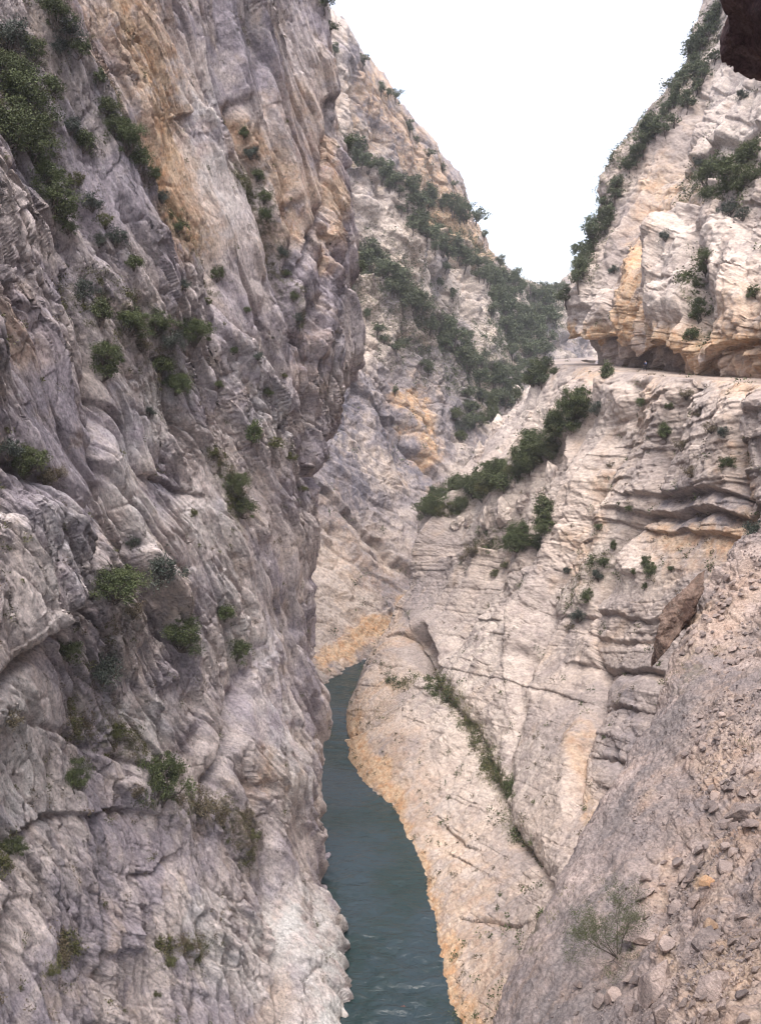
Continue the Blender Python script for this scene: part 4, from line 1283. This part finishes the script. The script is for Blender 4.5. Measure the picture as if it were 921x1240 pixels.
# grass of the ramp above the river
def grass_patch(name, polys, n, mat, seed, props, leaf, size):
    r = np.random.default_rng(seed)
    V, SH = [], []
    for poly, width, k in polys:
        for (x, y, s_) in along(poly, width, k, .6, 1.3, seed):
            h = hit(x, y)
            if h is None:
                continue
            P, N, d = h
            m = n
            c = P + r.normal(size=(m, 3)) * size * 0.5 * s_ + N * 0.03
            a = r.normal(size=(m, 3)) * 0.55 + np.array([0, 0, 1.0]) + N * 0.35
            a /= np.linalg.norm(a, axis=1, keepdims=True)
            b_ = np.cross(a, r.normal(size=(m, 3)))
            b_ /= np.linalg.norm(b_, axis=1, keepdims=True)
            L = leaf * (0.6 + 0.8 * r.random((m, 1)))
            V.append(np.stack([c, c + a * L + b_ * L * .16, c + a * 2 * L, c + a * L - b_ * L * .16], 1).reshape(-1, 3))
            SH.append(np.clip(r.random() * .6 + .4 * r.random(m), 0, 1))
    V, SH = np.concatenate(V), np.concatenate(SH)
    link(name, mesh_from(name, V, np.arange(len(V)).reshape(-1, 4), [mat], {"shade": ('FLOAT', SH)}), **props)


grass_patch("grass", [([(525, 818), (540, 835), (562, 862), (578, 890), (592, 925), (602, 955)], 20, 110), ([(600, 960), (612, 990), (640, 1025)], 16, 8), ([(480, 832), (500, 826)], 8, 14), ([(445, 880), (470, 846)], 10, 8)],
            40, L_grass, 11, STUFF("green grass growing down the ramp above the river", "grass"), 0.20, 1.3)
grass_patch("grass", [([(55, 1185), (88, 1140)], 12, 26), ([(195, 1170), (235, 1135)], 12, 26), ([(130, 862), (160, 905)], 22, 26), ([(225, 965), (270, 990)], 20, 26), ([(270, 560), (290, 600)], 8, 8), ([(285, 985), (310, 1030)], 14, 16)],
            34, L_grass, 12, STUFF("tufts of grass on small ledges of the tall left cliff", "grass"), 0.10, 0.7)
grass_patch("grass", [([(895, 905), (905, 898)], 6, 3), ([(862, 795), (868, 785)], 4, 4), ([(690, 1075), (660, 1130)], 10, 5), ([(800, 835), (830, 800)], 8, 5)],
            30, L_grass, 13, STUFF("sparse grass tufts on the near scree slope", "grass"), 0.05, 0.28)

# ------------------------------------------------------------------ rocks that lie or stand free
def rock_mesh(name, seed, planes, radii, mat, sub=4, rough=0.03, tint=None):
    r = np.random.default_rng(seed)
    import bmesh
    bm = bmesh.new()
    bmesh.ops.create_icosphere(bm, subdivisions=sub, radius=1.0)
    U = np.array([v.co[:] for v in bm.verts])
    U /= np.linalg.norm(U, axis=1, keepdims=True)
    F = np.array([[v.index for v in f.verts] for f in bm.faces])
    bm.free()
    n = r.normal(size=(planes, 3))
    n /= np.linalg.norm(n, axis=1, keepdims=True)
    h = 0.46 + 0.5 * r.random(planes)
    den = U @ n.T
    rad = np.where(den > 0.05, h / np.maximum(den, 0.05), 9).min(1)
    rad = np.minimum(rad, 1.3)
    V = U * rad[:, None] * np.array(radii)
    q = (V * 2.2 + seed * 3.1)
    V = V + U * (rough * fbm(q * 1.5, 4, 0.6, seed))[:, None]
    v, e = facets(q, seed)
    V = V + U * (rough * 1.2 * v)[:, None]
    at_ = {"bed": ('FLOAT_VECTOR', V + seed * 2.7)}
    for k, x in (tint or {}).items():
        at_[k] = ('FLOAT', np.full(len(V), x))
    return mesh_from(name, V, F, [mat], at_, smooth=False)


def put_rock(name, me, px, py, size, sink=0.25, rot=None, squash=1.0, **props):
    h = hit(px, py)
    if h is None:
        return None
    P, N, d = h
    sc = 0.5 * size * d / FPX
    o = link(name, me, None, **props)
    o.location = P + N * sc * (0.55 - sink) + np.array([0, 0, 0])
    q = Vector(N).to_track_quat('Z', 'Y').to_matrix() @ Matrix.Rotation(random.uniform(0, 6.28) if rot is None else rot, 3, 'Z')
    o.rotation_euler = q.to_euler()
    o.scale = (sc, sc * random.uniform(.75, 1.1), sc * squash)
    return o


SLOPE_ROCK = [rock_mesh("rock", 40 + k, 11 + k % 4, (1, 0.85, 0.6), M_stone, 3) for k in range(6)]
ORANGE_ROCK = rock_mesh("rock", 51, 9, (1, 0.8, 0.6), M_stone, 3, 0.03, {"orange": 1.0})
BIG = [rock_mesh("boulder", 60 + k, 10, (1, 0.8, 0.55), M_stone, 5, 0.03) for k in range(3)]
for k, (px, py, s_, lab) in enumerate([
        (798, 1188, 62, "broad flat pinkish boulder at the bottom of the scree slope"),
        (852, 1145, 50, "angular grey pink boulder carrying a small orange stone"),
        (772, 1135, 46, "pale boulder beside the foot of the dark shrub"),
        (806, 1140, 34, "squat boulder between the flat boulder and the dark shrub"),
        (868, 1195, 56, "low wide boulder just below the one with the orange stone"),
        (800, 1228, 40, "cracked boulder cut by the bottom edge under the flat boulder"),
        (895, 985, 44, "dark edged boulder half buried in the right of the scree"),
        (742, 1205, 34, "small blocky boulder left of the broad flat one")]):
    put_rock("boulder", BIG[k % 3], px, py, s_, 0.32, label=lab, category="boulder", group="boulders on the scree slope")
put_rock("rock", ORANGE_ROCK, 866, 1126, 22, -0.35, label="small orange stone resting on top of a pink boulder", category="rock", group="loose rocks on the scree slope")
put_rock("rock", ORANGE_ROCK, 856, 1071, 18, 0.1, label="reddish orange stone lying above the boulders on the scree", category="rock", group="loose rocks on the scree slope")
rr_ = random.Random(5)
zones = [  # polyline, width, count, size range, words
    ([(790, 1100), (840, 1050), (900, 1010)], 60, 30, (9, 26), "in the blocky band above the boulders"),
    ([(700, 1215), (760, 1200), (830, 1225), (900, 1225)], 40, 26, (9, 24), "around the big boulders at the bottom"),
    ([(880, 1120), (905, 1170)], 50, 16, (8, 22), "right of the boulder with the orange stone"),
    ([(845, 905), (880, 880), (910, 850)], 50, 28, (6, 15), "in the pink rubble halfway up the scree"),
    ([(830, 780), (870, 740), (912, 690)], 34, 40, (5, 12), "along the top of the scree below the yellow face"),
    ([(870, 800), (905, 770)], 44, 24, (5, 13), "on the upper scree slope"),
    ([(860, 960), (905, 940)], 44, 18, (6, 18), "on the middle of the scree slope"),
]
for poly, wd, n, (lo_, hi_), words_ in zones:
    for k, (x, y, s_) in enumerate(along(poly, wd, n, lo_, hi_, n + int(poly[0][0]))):
        size_word = "small" if s_ < (lo_ + hi_) / 2 else "larger"
        put_rock("rock", SLOPE_ROCK[rr_.randrange(6)], x, y, s_, 0.25, squash=rr_.uniform(.6, 1.0),
                 label=f"{size_word} loose angular stone {words_}", category="rock", group="loose rocks on the scree slope")

# gravel between the stones
o, Dv, Nv = SURF[4]
r = np.random.default_rng(77)
gx, gy, gd = project(Dv)
crest_d, _ = seg_dist(gx.astype(np.float32), gy.astype(np.float32), [(604, 1240), (690, 1040), (745, 930), (792, 812), (852, 728)])
w8 = np.clip((crest_d - 25) / 90, 0.0, 1) * (gx < 940) * (gy < 1260) * (gx > 560) * np.clip(fbm(Dv / 2.2, 3, 0.6, 6) + 0.25, 0, 1)
gi = r.choice(len(Dv), 6500, p=w8 / w8.sum())
oct_ = np.array([[1, 0, 0], [-1, 0, 0], [0, 1, 0], [0, -1, 0], [0, 0, .7], [0, 0, -.7]])
of = np.array([[0, 2, 4], [2, 1, 4], [1, 3, 4], [3, 0, 4], [2, 0, 5], [1, 2, 5], [3, 1, 5], [0, 3, 5]])
sc = (gd[gi] / FPX) * (1.2 + 2.6 * r.random(len(gi)) ** 2)
q = r.normal(size=(len(gi), 3, 3))
q, _ = np.linalg.qr(q)
V = np.einsum('pij,vj->pvi', q, oct_) * (sc[:, None] * (0.6 + 0.6 * r.random((len(gi), 6))))[:, :, None] + Dv[gi][:, None, :] + Nv[gi][:, None, :] * (0.3 * sc)[:, None, None]
F = (np.arange(len(gi)) * 6)[:, None, None] + of[None]
V = V.reshape(-1, 3)
link("gravel", mesh_from("gravel", V, F.reshape(-1, 3), [M_scree], {"bed": ('FLOAT_VECTOR', V + np.repeat(r.random((len(gi), 1)) * 40, 6, 0))}),
     **STUFF("fine pink gravel and chips covering the near scree slope", "gravel"))

# pale pinnacles of the green ledge
PIN = [rock_mesh("rock_pinnacle", 80 + k, 13, (0.55, 0.5, 1.25), M_right, 4, 0.07, {"pale": 0.7}) for k in range(4)]
for k, (px, py, s_, lab) in enumerate([
        (552, 632, 15, "low knobbly pinnacle at the left end of the green ledge"),
        (566, 626, 17, "double topped pinnacle second from the left end of the green ledge"),
        (588, 622, 18, "slim pointed pale pinnacle under the middle of the green ledge"),
        (610, 618, 26, "broadest pale pinnacle, rounded, under the green ledge"),
        (632, 606, 15, "narrow pinnacle right of the broadest one under the green ledge"),
        (668, 575, 22, "tall slanting pinnacle at the right end of the green ledge"),
        (655, 592, 14, "small pinnacle left of the tall slanting one"),
        (620, 582, 14, "white outcrop poking out of the bushes of the green ledge"),
        (626, 478, 18, "pale outcrop with bushes left of the path end"),
        (604, 512, 22, "wide pale outcrop over the green ledge"),
        (640, 500, 20, "pale outcrop standing above the middle of the green ledge"),
        (578, 545, 18, "lowest pale outcrop left above the green ledge"),
        (628, 448, 12, "small white outcrop in the wood left of the path")]):
    h = hit(px, py)
    if h is None:
        continue
    P, N, d = h
    sc = 1.0 * s_ * d / FPX
    o = link("rock_pinnacle", PIN[k % 4], None, label=lab, category="rock pinnacle", group="pale pinnacles around the green ledge")
    o.location = P + np.array([0, 0, -0.25 * sc]) + N * 0.1 * sc
    o.rotation_euler = (0.1 * math.sin(k), 0.16 + 0.1 * math.cos(k * 2), k * 1.3)
    o.scale = (sc, sc, sc * (1.0 if k in (2, 5) else 0.72))

# the brown flake that stands on the crest of the scree
M_flake = rock_material("brown_rock", (0.075, 0.048, 0.04), (0.20, 0.145, 0.12), (0.16, 0.09, 0.055), 0.08, 0.9, 0.8, 3.0)
me = rock_mesh("rock_flake", 207, 14, (0.62, 0.6, 1.9), M_flake, 6, 0.06)
V = np.empty(len(me.vertices) * 3, np.float32)
me.vertices.foreach_get("co", V)
V = V.reshape(-1, 3)
me.attributes.new("pale", 'FLOAT', 'POINT').data.foreach_set("value", np.clip((-V[:, 0] + 0.30 * V[:, 2] - 0.22) * 5, 0, 1).astype(np.float32))
o = link("rock_flake", me, None, label="tall angular brown flake of rock standing on the scree crest", category="rock flake")
o.location = at(817, 748, 37.6)
o.rotation_euler = (R(-8), R(30), R(12))
o.scale = (1.3, 1.3, 1.25)

# stones in the river
RIV = [rock_mesh("river_stone", 90 + k, 10, (1, 0.8, 0.6), M_left, 3, 0.04) for k in range(2)]
for k, (px, py, s_, lab) in enumerate([(396, 1036, 15, "brown stone breaking the water by the left bank"), (389, 1075, 14, "dark wet stone against the foot of the left cliff"), (391, 1100, 16, "largest dark stone below the left cliff at the water edge")]):
    P = on_water(px, py)
    o = link("river_stone", RIV[k % 2], None, label=lab, category="stone", group="stones in the river")
    d = P[1] * CP - P[2] * SP
    sc = 0.5 * s_ * d / FPX
    o.location = P
    o.scale = (sc, sc, sc)
    o.rotation_euler = (0.2, 0.1, k * 2.0)
RED = NT("red_stone")
pos = RED.node("ShaderNodeNewGeometry").outputs["Position"]
RED.l.new(RED.mix(RED.noise(pos, 3, 4), (0.09, 0.03, 0.025), (0.2, 0.07, 0.05)), RED.bsdf.inputs["Base Color"])
RED.bsdf.inputs["Roughness"].default_value = 0.5
me = rock_mesh("river_stone", 95, 12, (1, 0.7, 0.25), RED.m, 3, 0.05)
P = on_water(490, 1219)
o = link("river_stone", me, None, label="flat reddish stone just awash in the middle of the river", category="stone", group="stones in the river")
o.location = P + np.array([0, 0, -0.08])
o.scale = (0.75, 0.75, 0.6)

# ------------------------------------------------------------------ bare dark shrub on the near slope
h = hit(744, 1158)
P, N, d = h
root = bpy.data.objects.new("shrub", None)
col.objects.link(root)
root.location = P - N * 0.05
root["label"] = "thin dark twiggy shrub with few leaves on the near grey slope"
root["category"] = "shrub"
rr = np.random.default_rng(321)
paths, tips = [], []
def branch(p, dirv, L, r0, depth):
    p = np.array(p, float)
    pts, rads = [tuple(p)], [r0]
    for i in range(4):
        dirv = unit(dirv + rr.normal(size=3) * 0.16 + np.array([0, 0, 0.05]))
        p = p + dirv * L / 4
        pts.append(tuple(p))
        rads.append(r0 * (1 - 0.14 * (i + 1)))
        if depth > 0 and i >= 1:
            for _ in range(2 if depth > 1 else 3):
                branch(p, unit(dirv + rr.normal(size=3) * 0.55), L * (0.45 + 0.25 * rr.random()), rads[-1] * 0.55, depth - 1)
    paths.append((pts, rads))
    if depth == 0:
        tips.extend(pts[1:])
px_m = d / FPX
for k in range(6):
    an = k * 1.05
    branch((0, 0, 0), unit((-0.35 + 0.7 * math.cos(an), 0.4 * math.sin(an), 0.95)), 50 * px_m, 0.016, 3)
TV, TF = tubes(paths, 4)
link("stem", mesh_from("stem", TV, TF, [M_bark], smooth=True), root)
tips = np.array(tips)
k = rr.integers(0, len(tips), 15000)
c = tips[k] + rr.normal(size=(len(k), 3)) * 0.04
a = rr.normal(size=c.shape); a /= np.linalg.norm(a, axis=1, keepdims=True)
b_ = np.cross(a, rr.normal(size=c.shape)); b_ /= np.linalg.norm(b_, axis=1, keepdims=True)
V = np.stack([c, c + a * .015 + b_ * .007, c + a * .03, c + a * .015 - b_ * .007], 1).reshape(-1, 3)
link("foliage", mesh_from("foliage", V, np.arange(len(V)).reshape(-1, 4), [L_dark], {"shade": ('FLOAT', rr.random(len(c)))}), root)

# ------------------------------------------------------------------ the cut path and the walker on it
edge = [resolve(e) for e in [(694, 440, 178), (718, 443.5, 164), (745, 447, 150), (772, 450.8, 137), (800, 455, 125), (835, 458.8, 116), (870, 462, 108), (900, 464, 102), (935, 466, 96), (990, 468, 89), (1050, 470, 82)]]
edge = [np.array([p[0] + 0.4, p[1], 0]) for p in edge]
zz = np.interp(np.arange(len(edge)), [0, 4, 8, 10], [1.25, -0.55, -1.35, -1.5])
V, F = [], []
m = 9
sub = 8
pe = []
for i in range(len(edge) - 1):
    for k in range(sub):
        f = k / sub
        p = edge[i] * (1 - f) + edge[i + 1] * f
        pe.append((p[0], p[1], zz[i] * (1 - f) + zz[i + 1] * f))
pe = np.array(pe)
for i, p in enumerate(pe):
    for j in range(m + 1):
        f = j / m
        q = p + np.array([5.5, 1.2, 0]) * f
        lift = 0.22 * math.sin(i * 0.9 + j * 1.7) * math.sin(i * 0.37 + 1)
        drop = -1.4 if j == 0 else (-0.25 if j == 1 else 0)
        V.append((q[0] - (0.25 if j == 0 else 0) + lift * (j < 2), q[1], q[2] + drop + 0.08 * lift))
for i in range(len(pe) - 1):
    for j in range(m):
        k = i * (m + 1) + j
        F.append((k, k + 1, k + m + 2, k + m + 1))
V = np.array(V)
M_path = rock_material("path_dirt", (0.36, 0.29, 0.25), (0.46, 0.39, 0.34), (0.42, 0.30, 0.22), 0.04, 0.5, 0.2, 3.0)
link("path", mesh_from("path", V, F, [M_path], {"bed": ('FLOAT_VECTOR', V)}, smooth=True), None, **STRUCT("narrow stony path cut into the right wall of the gorge", "path"))

feet = at(776, 451, 137)
iw = int(np.argmin(np.abs(pe[:, 1] - 137)))
feet = pe[iw] + np.array([0.7, 0.15, 0.02])


def plain(name, rgb, rough=0.8):
    t = NT(name)
    pos = t.node("ShaderNodeTexCoord").outputs["Object"]
    t.l.new(t.mix(t.noise(pos, 9, 4), tuple(x * 0.75 for x in rgb), tuple(min(1, x * 1.2) for x in rgb)), t.bsdf.inputs["Base Color"])
    t.bsdf.inputs["Roughness"].default_value = rough
    return t.m


def skin(name, verts, edges, radii, mat, parent):
    me = bpy.data.meshes.new(name)
    me.from_pydata(verts, edges, [])
    me.materials.append(mat)
    o = link(name, me, parent)
    mod = o.modifiers.new("skin", 'SKIN')
    for i, v in enumerate(me.skin_vertices[0].data):
        v.radius = (radii[i], radii[i])
        v.use_root = i == 0
    sd = o.modifiers.new("smooth", 'SUBSURF')
    sd.levels = sd.render_levels = 2
    return o


man = bpy.data.objects.new("person", None)
col.objects.link(man)
man.location = feet
man.rotation_euler = (0, 0, R(200))
man["label"] = "walker in dark clothes with a backpack standing on the path"
man["category"] = "person"
#       0 pelvis      1 belly        2 chest        3 neck          4 head low     5 head top
bv = [(0, 0, .93), (0, .01, 1.10), (0, .02, 1.34), (0, .0, 1.47), (0, -.02, 1.57), (0, -.02, 1.70),
      (.20, .02, 1.40), (.27, .04, 1.14), (.25, -.10, .92), (.245, -.16, .84),
      (-.20, .02, 1.40), (-.28, .0, 1.14), (-.24, -.20, 1.02), (-.22, -.28, .98),
      (.10, 0, .88), (.12, -.14, .50), (.12, -.06, .09), (.12, -.22, .04),
      (-.10, 0, .88), (-.12, .05, .50), (-.12, .24, .11), (-.12, .12, .04)]
be = [(0, 1), (1, 2), (2, 3), (3, 4), (4, 5), (2, 6), (6, 7), (7, 8), (8, 9), (2, 10), (10, 11), (11, 12), (12, 13), (0, 14), (14, 15), (15, 16), (16, 17), (0, 18), (18, 19), (19, 20), (20, 21)]
br = [.13, .12, .14, .055, .085, .075, .06, .045, .034, .035, .06, .045, .034, .035, .09, .058, .04, .04, .09, .058, .04, .04]
skin("body", bv, be, br, plain("skin_tone", (0.42, 0.25, 0.18), 0.6), man)
skin("jacket", [bv[i] for i in (0, 1, 2)] + [(.19, .02, 1.40), (.27, .04, 1.14), (.25, -.09, .95), (-.19, .02, 1.40), (-.28, 0, 1.14), (-.245, -.18, 1.03)],
     [(0, 1), (1, 2), (2, 3), (3, 4), (4, 5), (2, 6), (6, 7), (7, 8)], [.16, .15, .165, .085, .065, .05, .085, .065, .05], plain("navy_cloth", (0.02, 0.025, 0.06)), man)
skin("trousers", [(0, 0, .92), (.10, 0, .86), (.12, -.14, .50), (.12, -.06, .12), (-.10, 0, .86), (-.12, .05, .50), (-.12, .24, .14)],
     [(0, 1), (1, 2), (2, 3), (0, 4), (4, 5), (5, 6)], [.145, .11, .078, .06, .11, .078, .06], plain("dark_cloth", (0.025, 0.025, 0.035)), man)
skin("hair", [(0, .03, 1.62), (0, .01, 1.71), (0, -.04, 1.735)], [(0, 1), (1, 2)], [.082, .088, .06], plain("dark_hair", (0.03, 0.02, 0.015)), man)
skin("backpack", [(0, .22, 1.08), (0, .25, 1.25), (0, .22, 1.42)], [(0, 1), (1, 2)], [.13, .15, .11], plain("pack_cloth", (0.16, 0.20, 0.34)), man)
skin("shoe", [(.12, -.02, .05), (.12, -.22, .045)], [(0, 1)], [.055, .045], plain("shoe_leather", (0.05, 0.035, 0.03)), man)
skin("shoe", [(-.12, .28, .06), (-.12, .10, .045)], [(0, 1)], [.055, .045], bpy.data.materials["shoe_leather"], man)

# ------------------------------------------------------------------ the air of the gorge
hm = bpy.data.materials.new("haze")
hm.use_nodes = True
hn = hm.node_tree
for n in list(hn.nodes):
    if n.type != 'OUTPUT_MATERIAL':
        hn.nodes.remove(n)
pv = hn.nodes.new("ShaderNodeVolumePrincipled")
pv.inputs["Color"].default_value = (0.86, 0.88, 0.98, 1)
pv.inputs["Density"].default_value = 0.00024
hn.links.new(pv.outputs[0], [n for n in hn.nodes if n.type == 'OUTPUT_MATERIAL'][0].inputs["Volume"])
V = [(x, y, z) for z in (WATER - 6, 175) for y in (-900, 900) for x in (-900, 900)]
F = [(0, 2, 3, 1), (4, 5, 7, 6), (0, 1, 5, 4), (2, 6, 7, 3), (0, 4, 6, 2), (1, 3, 7, 5)]
link("haze", mesh_from("haze", V, F, [hm]), None, **STUFF("thin pale haze filling the gorge", "haze"))
# ------------------------------------------------------------------ light
SUN_EL, SUN_AZ = R(66), R(-178)            # azimuth measured from +Y (down the gorge) to the right
w = bpy.data.worlds.new("World")
scene.world = w
w.use_nodes = True
wn = w.node_tree
sky = wn.nodes.new("ShaderNodeTexSky")
sky.sky_type = 'NISHITA'
sky.sun_disc = False
sky.sun_elevation = SUN_EL
sky.sun_rotation = SUN_AZ
sky.air_density = 1.0
sky.dust_density = 4.0
sky.ozone_density = 1.0
# thin bright overcast in front of the clear sky
ctex = wn.nodes.new("ShaderNodeTexNoise")
ctc = wn.nodes.new("ShaderNodeTexCoord")
wn.links.new(ctc.outputs["Generated"], ctex.inputs["Vector"])
ctex.inputs["Scale"].default_value = 2.2
ctex.inputs["Detail"].default_value = 5
cr = wn.nodes.new("ShaderNodeMapRange")
wn.links.new(ctex.outputs["Fac"], cr.inputs[0])
cr.inputs[1].default_value, cr.inputs[2].default_value = 0.3, 0.7
cr.inputs[3].default_value, cr.inputs[4].default_value = 0.40, 0.90
cm = wn.nodes.new("ShaderNodeMix")
cm.data_type = 'RGBA'
wn.links.new(cr.outputs[0], cm.inputs[0])
wn.links.new(sky.outputs[0], cm.inputs[6])
cm.inputs[7].default_value = (2.75, 2.72, 2.9, 1)
wn.links.new(cm.outputs[2], wn.nodes["Background"].inputs["Color"])
wn.nodes["Background"].inputs["Strength"].default_value = 0.15
ld = bpy.data.lights.new("sun", 'SUN')
ld.energy = 1.4
ld.angle = R(50)
ld.color = (1.0, 0.93, 0.86)
lo = bpy.data.objects.new("sun", ld)
col.objects.link(lo)
sdir = Vector((math.sin(SUN_AZ) * math.cos(SUN_EL), math.cos(SUN_AZ) * math.cos(SUN_EL), math.sin(SUN_EL)))
lo.rotation_euler = (-sdir).to_track_quat('-Z', 'Y').to_euler()
vs = scene.view_settings
vs.view_transform = 'Standard'
vs.look = 'None'
vs.exposure = 1.82
vs.gamma = 1.0
scene.cycles.max_bounces = 6
scene.cycles.diffuse_bounces = 4
scene.cycles.filter_width = 1.15
